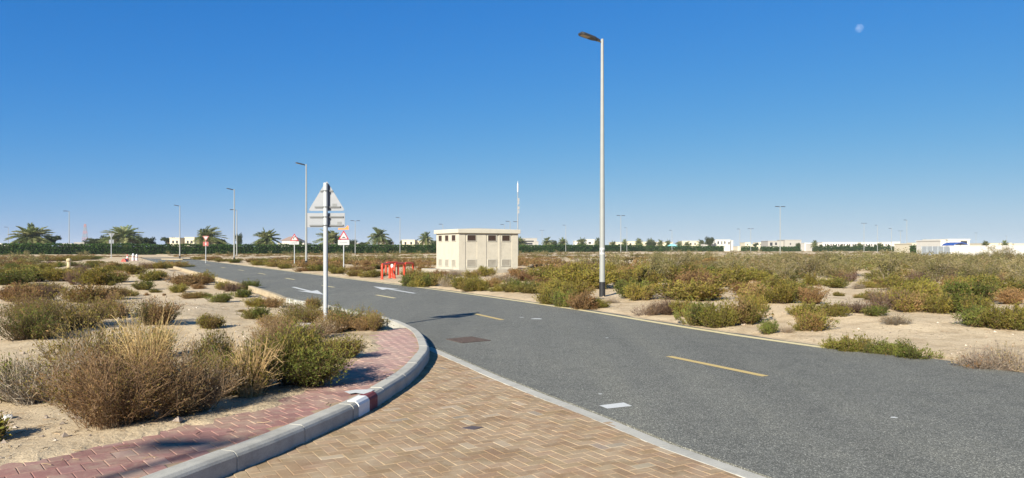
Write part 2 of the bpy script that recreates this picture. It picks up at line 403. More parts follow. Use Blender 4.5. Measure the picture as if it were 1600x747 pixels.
def dash(p, q, w=.13):
    p = np.array(p); q = np.array(q); t = (q-p)/np.linalg.norm(q-p); n = np.array([-t[1], t[0]])*w/2
    return [tuple(p+n), tuple(q+n), tuple(q-n), tuple(p-n)]
dashes = [((1045, 557), (1196, 588)), ((740, 490), (785, 500)), ((588, 461), (617, 466)), ((503, 446), (522, 449))]
for a, b in dashes[:2]: mb.sheet(dash(G(*a), G(*b)), .004)
tag(mb.build('road_centre_line', M['yellow']), kind='structure')
mb = MB()
for a, b in dashes[2:]+[((446, 434.6), (460, 437)), ((404, 427), (415, 428.8)), ((372, 421.6), (381, 423)), ((345, 417.5), (352, 418.5)), ((322, 413.8), (328, 414.6))]: mb.sheet(dash(G(*a), G(*b), .14), .004)
tag(mb.build('road_far_centre_line', M['cream']), kind='structure')
def arrow(tail, tip):
    tail = np.array(tail); tip = np.array(tip); t = (tip-tail); L = np.linalg.norm(t); t /= L; n = np.array([-t[1], t[0]])
    P = lambda u, v: tuple(tail+t*u+n*v)
    return [P(0, .085), P(L*.58, .085), P(L*.50, .42), P(L, 0), P(L*.50, -.42), P(L*.58, -.085), P(0, -.085)]
mb = MB(); mb.sheet(arrow(G(458, 448.6), G(506, 460.5)), .004); mb.sheet(arrow(G(648, 458.5), G(583, 447.6)), .004)
mb.sheet([tuple(G(*p)) for p in [(936, 634), (974.5, 629.4), (987.6, 634.8), (949, 639)]], .004)
rr = random.Random(3)
for px, py, s in [(815, 496, .08), (838, 498.5, .16), (1397, 653, .04), (938, 616, .03), (948, 528, .04)]:
    c = G(px, py); n = 7; mb.sheet([(c[0]+s*rr.uniform(.6, 1.1)*math.cos(6.283*k/n), c[1]+s*rr.uniform(.4, 1.1)*math.sin(6.283*k/n)) for k in range(n)], .004)
tag(mb.build('road_white_marking', M['white']), kind='structure')
def drift(line, lo, hi, seed, name):
    rng = np.random.default_rng(seed); D = dense(line, .12); out = offset(D, -.12); inn = []
    for i, p in enumerate(D):
        w_ = lo+(hi-lo)*(.75*float(vnoise(p[0]*.7, p[1]*.7, seed))**2+.35*float(vnoise(p[0]*4, p[1]*4, seed+1)))
        d = np.array(D[min(i+1, len(D)-1)])-np.array(D[max(i-1, 0)]); d /= np.linalg.norm(d); inn.append((p[0]-d[1]*w_, p[1]+d[0]*w_))
    n = len(D); mb = MB(); mb.add([(x, y, .0025) for x, y in out]+[(x, y, .0022) for x, y in inn], [(i, i+1, n+i+1, n+i) for i in range(n-1)]); tag(mb.build(name, M['sand']), kind='structure')
drift([p for p in right_edge if 4 < p[1] < 60], -.05, .17, 3, 'verge_sand')
# manhole plate
mh = MB(); q = [tuple(G(*p)) for p in [(697, 530.3), (737, 526.6), (767, 532.4), (722, 536.4)]]
mh.slab(q, -.02, .012)
c = np.mean(np.array(q), 0)
for i in range(1, 12):
    for j in range(1, 12):
        u, v = i/12, j/12
        p = (np.array(q[0])*(1-u)+np.array(q[1])*u)*(1-v)+(np.array(q[3])*(1-u)+np.array(q[2])*u)*v
        mh.slab([(p[0]-.013, p[1]-.013), (p[0]+.013, p[1]-.013), (p[0]+.013, p[1]+.013), (p[0]-.013, p[1]+.013)], .0125, .018)
tag(mh.build('manhole_cover', M['iron']), 'rusty brown square manhole cover set into the asphalt by the kerb corner', 'manhole cover')

# pavers
def pavers(name, mat, polys, axis, w, l, herring, z, pal, seed, zfun=None, bev=.006, gap=.004):
    rng = np.random.default_rng(seed); ca, sa = math.cos(axis), math.sin(axis)
    P = np.array(polys); lo = P.min(0); hi = P.max(0); cen = (lo+hi)/2; ext = int(np.linalg.norm(hi-lo)/2/w)+3
    rects = []
    if herring:
        for i in range(-ext, ext):
            for j in range(-ext, ext):
                v = (i-j) % 4
                if v == 0: rects.append((i*w, j*w, (i+2)*w, (j+1)*w))
                elif v == 2: rects.append((i*w, (j-1)*w, (i+1)*w, (j+1)*w))
    else:
        for j in range(-ext, ext):
            off = (j % 2)*.5*w + .06*w*(j % 3)
            for i in range(-ext, ext): rects.append((i*w+off, j*l, (i+1)*w+off, (j+1)*l))
    Rc = np.array(rects); cx = (Rc[:, 0]+Rc[:, 2])/2; cy = (Rc[:, 1]+Rc[:, 3])/2
    wx = cen[0]+cx*ca-cy*sa; wy = cen[1]+cx*sa+cy*ca
    Rc = Rc[inpoly(wx, wy, polys)]; n = len(Rc)
    g = gap/2; b = bev
    X = np.stack([Rc[:, 0]+g, Rc[:, 2]-g, Rc[:, 2]-g, Rc[:, 0]+g, Rc[:, 0]+g+b, Rc[:, 2]-g-b, Rc[:, 2]-g-b, Rc[:, 0]+g+b], 1)
    Yy = np.stack([Rc[:, 1]+g, Rc[:, 1]+g, Rc[:, 3]-g, Rc[:, 3]-g, Rc[:, 1]+g+b, Rc[:, 1]+g+b, Rc[:, 3]-g-b, Rc[:, 3]-g-b], 1)
    hj = rng.normal(0, .0012, (n, 1)); tilt = rng.normal(0, .004, (n, 2))
    Z = np.concatenate([np.full((n, 4), -.03), np.zeros((n, 4))], 1)+hj
    mx = X.mean(1, keepdims=True); my = Yy.mean(1, keepdims=True)
    Z[:, 4:] += ((X-mx)*tilt[:, :1]+(Yy-my)*tilt[:, 1:])[:, 4:]; Z[:, :4] += .028 - b*.5
    wX = cen[0]+X*ca-Yy*sa; wY = cen[1]+X*sa+Yy*ca
    V = np.stack([wX, wY, Z+z], -1).reshape(-1, 3)
    # a skirt ring below the bevel
    V2 = V.reshape(n, 8, 3).copy(); low = V2[:, :4].copy(); low[:, :, 2] -= .03
    V = np.concatenate([V2, low], 1).reshape(-1, 3)
    base = (np.arange(n)*12)[:, None]
    fs = np.array([(4, 5, 6, 7), (0, 1, 5, 4), (1, 2, 6, 5), (2, 3, 7, 6), (3, 0, 4, 7), (8, 9, 1, 0), (9, 10, 2, 1), (10, 11, 3, 2), (11, 8, 0, 3)])
    Q = (base[:, :, None]+fs[None]).reshape(-1, 4)
    pc = np.array([p[0] for p in pal]); pw = np.array([p[1] for p in pal]); k = rng.choice(len(pal), n, p=pw/pw.sum())
    col = pc[k]*rng.uniform(.9, 1.1, (n, 1))*rng.uniform(.97, 1.03, (n, 3)); col = np.repeat(col, 12, 0)
    return tag(link(name, np_mesh(name, V, Q, col), mat), kind='structure')
ap_grow = [(-9, -6)] + offset(kerb_line, .0)[1:[i for i, p in enumerate(kerb_line) if p[1] > 12.75][0]] + offset(flush, -.0)[::-1]
mb = MB(); mb.sheet(ap_grow, -.0045); tag(mb.build('paved_side_road_bed', M['joint']), kind='structure')
pavers('paved_side_road', M['tan'], ap_grow, R(30), .1, .2, True, .0, [((.315, .215, .133), 6), ((.335, .232, .146), 5), ((.30, .203, .123), 3), ((.42, .33, .235), .35), ((.30, .24, .185), .2), ((.28, .183, .11), .7)], 5, gap=.003, bev=.003)
mb = MB(); mb.sheet(pave_poly, .1455); tag(mb.build('pavement_bed', M['joint']), kind='structure')
k_in2 = offset(kerb_line, .20)
pavers('pavement', M['red'], pave_in + k_in2[i0:i1+1][::-1], R(40), .155, .205, False, .152, [((.27, .135, .12), 6), ((.295, .155, .138), 4), ((.24, .115, .102), 3), ((.34, .21, .18), 1)], 8, gap=.005, bev=.004)
mb = MB(); mb.slab([tuple(G(*p)) for p in [(721, 669.5), (737, 666.3), (755.5, 668), (740, 672)]], -.01, .006)
tag(mb.build('paver_patch', simple('dark_slate', (.10, .08, .085), .85)), 'small dark grey block set among the tan pavers', 'paving block')

# raised kerb (stones with joints) and flush kerb
def kerb(name, line, prof, mat, stone, seed, kind='structure', gap=.004):
    rng = random.Random(seed); mb = MB(); pts = [np.array(p) for p in line]
    acc = [0.0]
    for a, b in zip(pts[:-1], pts[1:]): acc.append(acc[-1]+np.linalg.norm(b-a))
    def at(s):
        s = min(max(s, 0), acc[-1]-1e-6); i = max(k for k in range(len(acc)) if acc[k] <= s); i = min(i, len(pts)-2)
        t = (s-acc[i])/(acc[i+1]-acc[i]); d = (pts[i+1]-pts[i]); d = d/np.linalg.norm(d); return pts[i]+(pts[i+1]-pts[i])*t, d
    s = 0.0
    while s < acc[-1]-.05:
        e = min(s+stone, acc[-1]); n = max(4, int((e-s)/.23)); rings = []; dz = rng.uniform(-.004, .004); dn = rng.uniform(-.004, .004)
        for k in range(n+1):
            p, d = at(s+gap+(e-s-2*gap)*k/n); p0, d0 = at(s+gap+(e-s-2*gap)*k/n-.15); p1, d1 = at(s+gap+(e-s-2*gap)*k/n+.15)
            d = (d0+d1+d); d /= np.linalg.norm(d); nn = np.array([-d[1], d[0]])
            rings.append([(p[0]+nn[0]*(u+dn), p[1]+nn[1]*(u+dn), v+(dz if v > 0 else 0)) for u, v in prof])
        m = len(prof); vs = [v for r in rings for v in r]
        fs = [(i*m+k, i*m+k+1, (i+1)*m+k+1, (i+1)*m+k) for i in range(n) for k in range(m-1)]
        mb.add(vs, fs); mb.add(rings[0], [list(range(m))[::-1]]); mb.add(rings[-1], [list(range(m))]); s = e
    return tag(mb.build(name, mat), kind=kind)
ic = [i for i, p in enumerate(kerb_line) if p[1] > 24][0]
kprof = [(0, -.06), (0, .118), (.012, .138), (.035, KH-.003), (.05, KH), (.165, KH), (.165, -.06)]
kerb('kerb', kerb_line[:ic+1], kprof, M['kerb'], .92, 1, gap=.007)
kerb('kerb_mortar', kerb_line[:ic+1], [(.004, -.06), (.004, .118), (.015, .136), (.037, KH-.007), (.05, KH-.004), (.16, KH-.004), (.16, -.06)], simple('mortar', (.50, .48, .43), .95, var=.2, scale=6), 400, 1, gap=0)
kerb('kerb_dusty', kerb_line[ic:]+left_edge[len(kerb_line):len(kerb_line)+1], [(0, -.06), (0, .09), (.03, .12), (.05, .125), (.2, .13), (.2, -.06)], M['kerb_dusty'], .92, 2)
kerb('flush_kerb', dense(flush, .4), [(.075, -.06), (.075, .0), (.07, .002), (-.07, .003), (-.075, .0015), (-.075, -.06)], M['kerb'], .92, 3)
# far kerb at the junction mouth
for q, nm in (([(252, 405.5), (285, 406), (312, 405)], 'junction_kerb'),):
    kerb(nm, dense([tuple(G(*p)) for p in q], 1.0), [(0, -.06), (0, .1), (.05, .13), (.3, .13), (.3, -.06)], M['kerb_dusty'], 1.5, 4)
def kerb_paint(a, b, mat, name):
    """paint on the kerb face: a coat 3 mm proud of the stone"""
    seg = [p for p in dense(kerb_line, .03)]
    def near(px, py): g = G(px, py); return min(range(len(seg)), key=lambda i: np.hypot(seg[i][0]-g[0], seg[i][1]-g[1]))
    i, j = sorted((near(*a), near(*b))); line = seg[i:j+1]
    pr = [(-.0035-.004, -.002), (-.0075, .12), (.006, .143), (.033, KH+.006), (.05, KH+.0075), (.12, KH+.0075), (.12, KH-.01), (.02, .1), (.02, 0)]
    rings = []; mb = MB()
    for k, p in enumerate(line):
        d = np.array(line[min(k+1, len(line)-1)])-np.array(line[max(k-1, 0)]); d /= np.linalg.norm(d); nn = np.array([-d[1], d[0]])
        rings.append([(p[0]+nn[0]*u, p[1]+nn[1]*u, v) for u, v in pr])
    m = len(pr); vs = [v for r in rings for v in r]
    mb.add(vs, [(i*m+k, i*m+k+1, (i+1)*m+k+1, (i+1)*m+k) for i in range(len(rings)-1) for k in range(m-1)]); mb.add(rings[0], [list(range(m))]); mb.add(rings[-1], [list(range(m))])
    tag(mb.build(name, mat), kind='structure')
kerb_paint((561, 652), (577, 643), M['kerb_white'], 'kerb_white_marking'); kerb_paint((578, 642.3), (590, 635), M['kerb_red'], 'kerb_red_marking')
mb = MB(); mb.sheet([tuple(G(*p, .16)) for p in [(538, 613), (556, 610), (585, 609.5), (580, 613), (568, 617), (556, 615), (546, 616.5)]], .169)
tag(mb.build('pavement_white_marking', M['white']), kind='structure')

# ------------------------------------------------------------------ street lamps
def lamp_tree(name, loc, h, yaw, number=None, base=True, segs=16, r0=.105, r1=.052):
    t = empty(name, loc, 0.0)
    mb = MB(); mb.tube([(0, 0, -.2), (0, 0, h*.35), (0, 0, h)], [r0, r0*.83, r1], segs); mb.lathe([(r1*1.02, h), (r1*.9, h+.03), (.01, h+.035)], segs)
    mb.build('pole', M['pole'], t)
    if base: MB().tube([(0, 0, -.15), (0, 0, .52)], [r0+.006, r0+.004], segs).build('base_band', M['black'], t)
    a = Vector((math.cos(yaw), math.sin(yaw), 0)); ca, sa = a.x, a.y
    MB().tube([(0, 0, h-.09), (a.x*.12, a.y*.12, h-.075), (a.x*.2, a.y*.2, h-.05)], [.028, .028, .03], 8).build('bracket', M['pole'], t)
    # flat LED head, tapering to its neck, tilted up 12 degrees
    prof = [(.12, .055), (.25, .07), (.36, .145), (.84, .165), (.93, .12)]
    mb = MB(); tl = math.tan(R(11)); top = []; bot = []
    out = [(u, v) for u, v in prof]+[(u, -v) for u, v in prof[::-1]]
    P = lambda u, v, w: (ca*u-sa*v, sa*u+ca*v, h-.07+u*tl+w)
    n = len(out); vs = [P(u, v, -.03) for u, v in out]+[P(u, v*.98, .025) for u, v in out]+[P(.1+(u-.1)*.96, v*.7, .06 if u > .2 else .045) for u, v in out]
    mb.add(vs, [list(range(n))[::-1], list(range(2*n, 3*n))]+[(k*n+i, k*n+(i+1) % n, (k+1)*n+(i+1) % n, (k+1)*n+i) for k in range(2) for i in range(n)])
    hd = mb.build('lamp_head', M['head'], t)
    mb = MB(); L = [(.56, .12), (.88, .11), (.88, -.11), (.56, -.12)]
    mb.add([P(u, v, -.034) for u, v in L]+[P(u, v, -.025) for u, v in L], [(3, 2, 1, 0), (4, 5, 6, 7), (0, 1, 5, 4), (1, 2, 6, 5), (2, 3, 7, 6), (3, 0, 4, 7)])
    mb.build('lens', M['lens'], hd)
    if number:
        r = r0*.93+.004; z0, z1 = 1.50, 1.74; mid = math.atan2(-loc[1], -loc[0]); mb = MB(); k = 14
        A = [mid-1.25+2.5*i/(k-1) for i in range(k)]
        vs = [(r*math.cos(x), r*math.sin(x), z) for z in (z0, z1) for x in A]
        mb.add(vs, [(i, i+1, k+i+1, k+i) for i in range(k-1)], True); pl = mb.build('number_plate', M['signwhite'], t)
        for q, ch in enumerate(number):
            an = mid+(q-1)*.62; txt(ch, .15, (r+.003)*math.cos(an), (r+.003)*math.sin(an), 1.57, an, M['signblack'], pl, 'numeral')
    return t
def txt(s, size, x, y, z, face, mat, parent, name):
    """standing lettering, converted to a mesh, facing direction 'face'"""
    cu = bpy.data.curves.new(name, 'FONT'); cu.body = s; cu.size = size; cu.align_x = 'CENTER'; cu.extrude = .001; cu.space_character = 1.15
    o = bpy.data.objects.new(name, cu); COL.objects.link(o)
    dg = bpy.context.evaluated_depsgraph_get(); me = bpy.data.meshes.new_from_object(o.evaluated_get(dg)); bpy.data.objects.remove(o)
    me.transform(Matrix.Translation((x, y, z)) @ Matrix.Rotation(face+math.pi/2, 4, 'Z') @ Matrix.Rotation(math.pi/2, 4, 'X'))
    me.materials.clear(); return link(name, me, mat, parent)
YAW = math.atan2(-.44, -.90)
GL = 'street lamps along the road'
l1 = G(941, 464.5); LAMP1 = (l1[0], l1[1], 0.03)
tag(lamp_tree('street_lamp', LAMP1, 9.17, YAW, '118', segs=24), 'tallest grey street lamp with black base band and number 118 on its pole', 'street lamp', GL)
for px, ptop, lab in ((478.5, 259, 'street lamp behind the back-turned triangular sign post, dark base in the sand'), (366, 297, 'street lamp between give way and back-turned signs, thin pole beside it'), (281, 321, 'street lamp at the far road junction, in front of the cream villa')):
    Y = (9.2-H)*F/(HZ-ptop); x = XY(px, Y)
    tag(lamp_tree('street_lamp', (x, Y, float(gz(x, Y))), 9.2, YAW), lab, 'street lamp', GL)
def far_lamp(heads, h, yaw):
    t = empty('street_lamp', (0, 0, 0)); MB().tube([(0, 0, -.5), (0, 0, h)], [.13, .07], 8).build('pole', M['pole'], t)
    for s in ((1, -1) if heads == 2 else (1,)):
        mb = MB(); c, d = math.cos(yaw)*s, math.sin(yaw)*s
        mb.tube([(0, 0, h-.1), (c*.5, d*.5, h)], .04, 6)
        q = [(c*.4-d*.2, d*.4+c*.2), (c*1.4-d*.17, d*1.4+c*.17), (c*1.4+d*.17, d*1.4-c*.17), (c*.4+d*.2, d*.4-c*.2)]
        mb.slab(q, h-.04, h+.1); mb.build('lamp_head', M['head'], t)
    return t
proto = {(1, 10): None, (2, 10): None, (1, 12): None, (2, 12): None}
FL = [(108, 330, 1, 12, 'dark street lamp rising from the hedge between the two big date palms'),
      (370, 328, 1, 10, 'thin street lamp pole just behind the nearer lamp, right against the hedge'),
      (555, 345, 2, 10, 'faint two-armed street lamp above the orange sign plate'), (625, 340, 1, 12, 'street lamp standing before the hedge between two date palms and substation'),
      (692, 350.5, 1, 10, 'tiny street lamp head above the left eave of the substation'), (788, 351, 1, 10, 'tiny street lamp head over the substation roof'), (797, 346, 1, 10, 'faint street lamp beside the tall antenna mast'),
      (847, 360, 2, 12, 'slim street lamp beside the concrete villa right of the substation'), (884, 352, 1, 12, 'street lamp at the palm between substation and tall lamp'),
      (970, 337, 2, 12, 'two-armed street lamp just past the tall lamp post, the taller of two'), (979.5, 356, 1, 12, 'shorter thin street lamp close beside a two-armed lamp past the tall pole'),
      (1050, 360, 1, 10, 'faint street lamp above the teal canopy'), (1156, 358, 1, 10, 'faint street lamp past the white unfinished villa'), (1173, 357.5, 2, 10, 'faint two-armed street lamp over the low white villas'),
      (1219, 323, 2, 12, 'tallest two-armed street lamp before the grey flat-roofed house'),
      (1350, 349, 2, 12, 'two-armed street lamp in front of the long white terrace, the tallest there'), (1371, 352, 1, 12, 'single-arm street lamp before the right half of the long white terrace'),
      (1393, 357, 1, 10, 'small street lamp at the right end of the long white terrace'), (1407, 361, 2, 10, 'tiny two-armed street lamp past the end of the long terrace'), (1417, 344, 1, 12, 'street lamp standing at the gap between terrace and grey hoarding'),
      (1525, 364, 2, 12, 'two-armed street lamp head over the white boundary wall'), (1573, 369, 1, 10, 'tiny street lamp above the right part of the white boundary wall'), (13, 355, 1, 10, 'tiny street lamp head at the left of the largest date palm'), (217, 358, 1, 10, 'tiny street lamp head right of the wind-swept date palm')]
for px, t_, hd, hh, lab in FL:
    k = (hd, hh)
    if proto[k] is None: proto[k] = far_lamp(hd, hh, R(200)); o = proto[k]
    else: o = copy_tree(proto[k])
    Y = (hh-H)*F/(HZ-t_); o.location = (XY(px, Y), Y, 0.0); tag(o, lab, 'street lamp', 'distant street lamps')

# ------------------------------------------------------------------ traffic signs
def rtri(w, h, r=.05, inv=False, n=5):
    """rounded triangle outline in x,z, base at z=0"""
    V = [np.array(p) for p in ((-w/2, 0), (w/2, 0), (0, h))]; out = []
    for i in range(3):
        p = V[i]; a = V[i-1]-p; b = V[(i+1) % 3]-p; a = a/np.linalg.norm(a); b = b/np.linalg.norm(b); ang = math.acos(a@b); d = r/math.tan(ang/2)
        p0 = p+a*d; p1 = p+b*d
        for k in range(n+1):
            t = k/n; out.append(tuple((1-t)**2*p0+2*t*(1-t)*p+t*t*p1))
    if inv: out = [(x, h-z) for x, z in out][::-1]
    return out
def shift(poly, dx, dz): return [(x+dx, z+dz) for x, z in poly]
def scaled(poly, s):
    c = np.array(poly).mean(0); return [tuple(c+(np.array(p)-c)*s) for p in poly]
SQUIG = [(-.34, 0), (-.28, .03), (-.22, -.02), (-.15, .025), (-.08, -.01), (-.02, .04), (.05, -.02), (.12, .03), (.2, .0), (.26, .035), (.34, -.01)]
def squiggle(parent, w, z, y, mat, name='lettering'):
    mb = MB(); pts = [(x*w, y, z+zz*w*1.3) for x, zz in SQUIG]; mb.tube(pts, .008*w/.75, 6)
    for x in (-.25, -.1, .08, .22): mb.box((x*w-.008, y-.004, z+w*.075), (x*w+.008, y+.004, z+w*.075+.014))
    mb.build(name, mat, parent)
def hump(w, h): return [(-w/2+w*i/12, h*math.sin(math.pi*i/12)**.8) for i in range(13)]

# the sign seen from behind
sx, sy = -3.735, 15.0; sz = float(gz(sx, sy)); ppx = 15.0/F
sg = tag(empty('traffic_sign', (sx, sy, 0), R(-4)), 'triangular warning sign over a rectangular plate, seen from its grey back', 'traffic sign')
ps = MB().tube([(0, -.06, sz-.3), (0, -.06, 3.05)], .045, 20); ps.lathe([(.046, 3.05), (.044, 3.062), (.01, 3.066)], 20, (0, -.06, 0)); ps.build('pole', M['galv'], sg)
tz = ZY(329.5, 15); th = ZY(282, 15)-tz; tri = shift(rtri(.76, th, .035), 0, tz)
tp = MB().prism(tri, .004, .010).build('triangle_plate', M['plate'], sg)
MB().prism(shift(scaled(rtri(.76, th, .035), .985), 0, tz), .010, .013).build('red_border', M['signred'], tp)
MB().prism(shift(scaled(rtri(.76, th, .035), .70), 0, tz), .013, .016).build('white_field', M['signwhite'], tp)
MB().prism(shift(hump(.26, .06), 0, tz+.15), .016, .019).build('hump_symbol', M['signblack'], tp)
rz0, rz1 = ZY(355.3, 15), ZY(333, 15)
rp = MB().box((-.40, .004, rz0), (.375, .012, rz1), .002).build('rectangular_plate', M['plate'], sg)
squiggle(rp, .75, (rz0+rz1)/2-.02, .0155, M['signblack'])
for zz, a, b in ((298.5, -.13, .14), (323.5, -.24, .29), (339, -.345, .345), (352.3, -.345, .345)):
    z = ZY(zz, 15); mb = MB(); mb.box((a, -.016, z-.013), (b, .003, z+.013)); mb.box((a, -.022, z-.013), (b, -.0165, z-.007)); mb.box((a, -.022, z+.007), (b, -.0165, z+.013))
    mb.build('mounting_rail', M['rail'], sg)
    MB().tube([(-.056, -.062, z), (-.04, -.108, z), (0, -.116, z), (.04, -.108, z), (.056, -.062, z)], .008, 6).build('clamp', M['rail'], sg)
for zz, x0, x1, pp in ((320.3, .12, .21, tp), (348.5, .22, .31, rp)):
    z = ZY(zz, 15); st = MB().box((x0, .0005, z-.025), (x1, .0038, z+.025)).build('sticker', M['rail'], pp)
def face_sign(name, loc, rz, label, symbol, tz, w, pz0, pz1, pole_top, letters=True):
    t = tag(empty(name, loc, rz), label, 'traffic sign', 'warning signs facing the camera')
    MB().tube([(0, .05, -.2), (0, .05, pole_top)], .04, 12).build('pole', M['galv'], t)
    h = w*.88; tri = rtri(w, h, .03)
    tp = MB().prism(shift(tri, 0, tz), -.006, 0).build('triangle_plate', M['signred'], t)
    MB().prism(shift(scaled(tri, .70), 0, tz), -.009, -.006).build('white_field', M['signwhite'], tp)
    if symbol == 'hump': MB().prism(shift(hump(w*.34, w*.10), 0, tz+w*.17), -.012, -.009).build('hump_symbol', M['signblack'], tp)
    else:
        mb = MB(); mb.prism(shift([(-.10, 0), (-.05, 0), (-.05, .12), (.05, .20), (.08, .16), (.10, .27), (-.01, .27), (.02, .24), (-.10, .15)], 0.0, tz+w*.2), -.012, -.009); mb.build('bend_symbol', M['signblack'], tp)
    pl = MB().box((-w*.53, -.006, pz0), (w*.53, 0, pz1), .002).build('text_plate', M['signwhite'], t); squiggle(pl, w, (pz0+pz1)/2-.02, -.009, M['signblack'])
    return t
Y = 56.0; p = XY(537, Y), Y
s2 = face_sign('traffic_sign', (p[0], p[1], float(gz(*p))), R(8), 'red-bordered triangle sign with speed hump symbol under a small orange plate', 'hump', ZY(374.8, Y), .79, ZY(383.3, Y), ZY(375.5, Y), ZY(361, Y))
MB().box((-.40, -.006, ZY(359.3, Y)), (.36, .004, ZY(356.8, Y)), .003).build('orange_board', M['orange'], s2)
mb = MB(); mb.prism([(.08, ZY(357.3, Y)), (.36, ZY(357.3, Y)), (.34, ZY(353.2, Y)), (.27, ZY(353, Y))], -.012, -.007); mb.build('orange_flag', M['orange'], s2)
Y = 68.0; p = XY(460, Y), Y
face_sign('traffic_sign', (p[0], p[1], float(gz(*p))), R(10), 'smaller red-bordered triangle sign with a bend symbol, left of the second street lamp', 'bend', ZY(377.8, Y), .77, ZY(383.3, Y), ZY(378.6, Y), ZY(367, Y))
Y = 88.0; p = XY(321.5, Y), Y; gw = tag(empty('traffic_sign', (p[0], p[1], float(gz(*p))), R(12)), 'give way sign with red plate below it, before the hedge and a date palm', 'traffic sign')
MB().tube([(0, .05, -.2), (0, .05, ZY(369, Y))], .045, 10).build('pole', M['galv'], gw); tri = rtri(.75, .62, .03, True)
tp = MB().prism(shift(tri, 0, ZY(376, Y)), -.006, 0).build('triangle_plate', M['faded'], gw); MB().prism(shift(scaled(tri, .66), 0, ZY(376, Y)), -.009, -.006).build('white_field', M['signwhite'], tp)
pp = MB().box((-.3, -.006, ZY(383.5, Y)), (.3, 0, ZY(376.8, Y))).build('square_plate', M['faded'], gw); MB().box((-.07, -.009, ZY(382.5, Y)), (.07, -.006, ZY(378, Y))).build('white_mark', M['signwhite'], pp)
Y = 120.0; p = XY(174, Y), Y; gb = tag(empty('traffic_sign', (p[0], p[1], float(gz(*p))), R(12)), 'white backs of an inverted triangle sign and small plate, before the hedge', 'traffic sign')
MB().tube([(0, -.05, -.2), (0, -.05, ZY(366, Y))], .055, 10).build('pole', M['galv'], gb); MB().prism(shift(rtri(.98, .82, .03, True), 0, ZY(374, Y)), 0, .006).build('triangle_plate', M['plate'], gb); MB().box((-.36, 0, ZY(382, Y)), (.36, .006, ZY(376, Y))).build('rectangular_plate', M['plate'], gb)

tag(lamp_tree('street_lamp', (-10.58, -9.42, 0.0), 9.2, YAW), 'unseen street lamp added behind the viewpoint to cast a soft pavement shadow', 'street lamp', GL)  # added out of view so its head throws a blurred shadow on the pavement
# ------------------------------------------------------------------ red pipe guards, hydrant, post, cones, rock
def guard(a, b, hgt, label):
    a = np.array(a); b = np.array(b); za = float(gz(*a)); c = (a+b)/2; t = tag(empty('pipe_guard', (c[0], c[1], 0)), label, 'pipe guard', 'red pipe guards')
    a = a-c; b = b-c; d = b-a; L = np.linalg.norm(d); d /= L; r = .16; P = lambda u, z: (a[0]+d[0]*u, a[1]+d[1]*u, z); pts = [P(0, -.2), P(0, hgt-r)]
    for k in range(1, 6): an = math.pi/2*k/5; pts.append(P(r-r*math.cos(an), hgt-r+r*math.sin(an)))
    pts.append(P(L-r, hgt))
    for k in range(1, 6): an = math.pi/2*k/5; pts.append(P(L-r+r*math.sin(an), hgt-r+r*math.cos(an)))
    pts.append(P(L, -.2)); MB().tube(pts, .065, 12).build('bent_pipe', M['guard'], t)
    for u in (0, L): MB().lathe([(.11, .0), (.11, .02), (.06, .025)], 14, P(u, float(gz(*c))+.005)).build('foot_plate', M['guard'], t)
g1, g2 = G(597, 437.5), G(609, 435.5)
guard(g1, g2, .86, 'narrow red bent-pipe guard at the roadside, on the road side of the hydrant')
guard(G(616.5, 436), G(631.5, 434.5), .86, 'red bent-pipe guard just right of the white-capped hydrant'); guard(G(632.5, 432), G(645.5, 431), .82, 'red bent-pipe guard partly hidden behind the green shrub'); guard(G(603, 432.5), G(622, 431.5), .86, 'red bent-pipe guard standing behind the hydrant')
hp = G(612.5, 434.5); hz = float(gz(*hp)); hy = tag(empty('fire_hydrant', (hp[0], hp[1], hz)), 'red hydrant with a white cap inside the red pipe guards', 'hydrant')
MB().lathe([(.11, -.1), (.11, .06), (.07, .08), (.07, .42), (.1, .45), (.1, .56), (.08, .6)], 16).build('body', M['guard'], hy); MB().lathe([(.085, .6), (.1, .63), (.09, .72), (.05, .78), (.01, .8)], 16).build('cap', M['hydwhite'], hy)
MB().tube([(-.17, 0, .46), (.17, 0, .46)], .05, 12).build('outlet', M['hydwhite'], hy)
px_, py_, pz_ = ground_point(107.5, 421); cp = tag(empty('concrete_post', (px_, py_, pz_)), 'short thick yellowish post standing in the scrub on the left', 'post')
MB().lathe([(.13, -.2), (.13, .52), (.12, .56)], 14).build('shaft', M['post'], cp); MB().lathe([(.12, .56), (.17, .6), (.175, .72), (.13, .80), (.03, .83)], 14).build('cap', M['post'], cp)
def cone(px, py, lab, tilt=0):
    x, y, z = ground_point(px, py); t = tag(empty('traffic_cone', (x, y, z)), lab, 'traffic cone', 'traffic cones at the junction'); t.rotation_euler = (0, tilt, 0)
    MB().box((-.24, -.24, 0), (.24, .24, .04), .01).build('base', M['cone_r'], t); MB().lathe([(.19, .04), (.11, .42), (.035, .82), (.02, .83)], 18).build('body', M['cone_r'], t)
    MB().lathe([(.140, .32), (.085, .56)], 18).build('reflective_band', M['cone_w'], t)
cone(199, 407.3, 'orange traffic cone with a white band at the sandy road end'); 
x, y, z = ground_point(195, 409); rb = tag(empty('road_barrier', (x, y, z), R(14)), 'low red plastic barrier piece lying beside the traffic cone', 'barrier'); MB().prism([(-.3, 0), (.3, 0), (.2, .2), (.12, .34), (-.12, .34), (-.2, .2)], -.6, .6).build('body', M['cone_r'], rb)
for px, lab in ((208, 'white delineator post with a red band, next to the traffic cone'), (213.5, 'white delineator post with a pointed top, farther from the traffic cone')):
    x, y, z = ground_point(px, 407.5); t = tag(empty('delineator_post', (x, y, z)), lab, 'delineator', 'delineator posts at the junction')
    MB().lathe([(.26, 0), (.26, .05), (.17, .08)], 14).build('base', M['pink'], t); MB().lathe([(.17, .08), (.15, .75), (.07, .95), (.02, .97)], 14).build('shaft', M['cone_w'], t); MB().lathe([(.168, .45), (.163, .6)], 14).build('band', M['pink'], t)
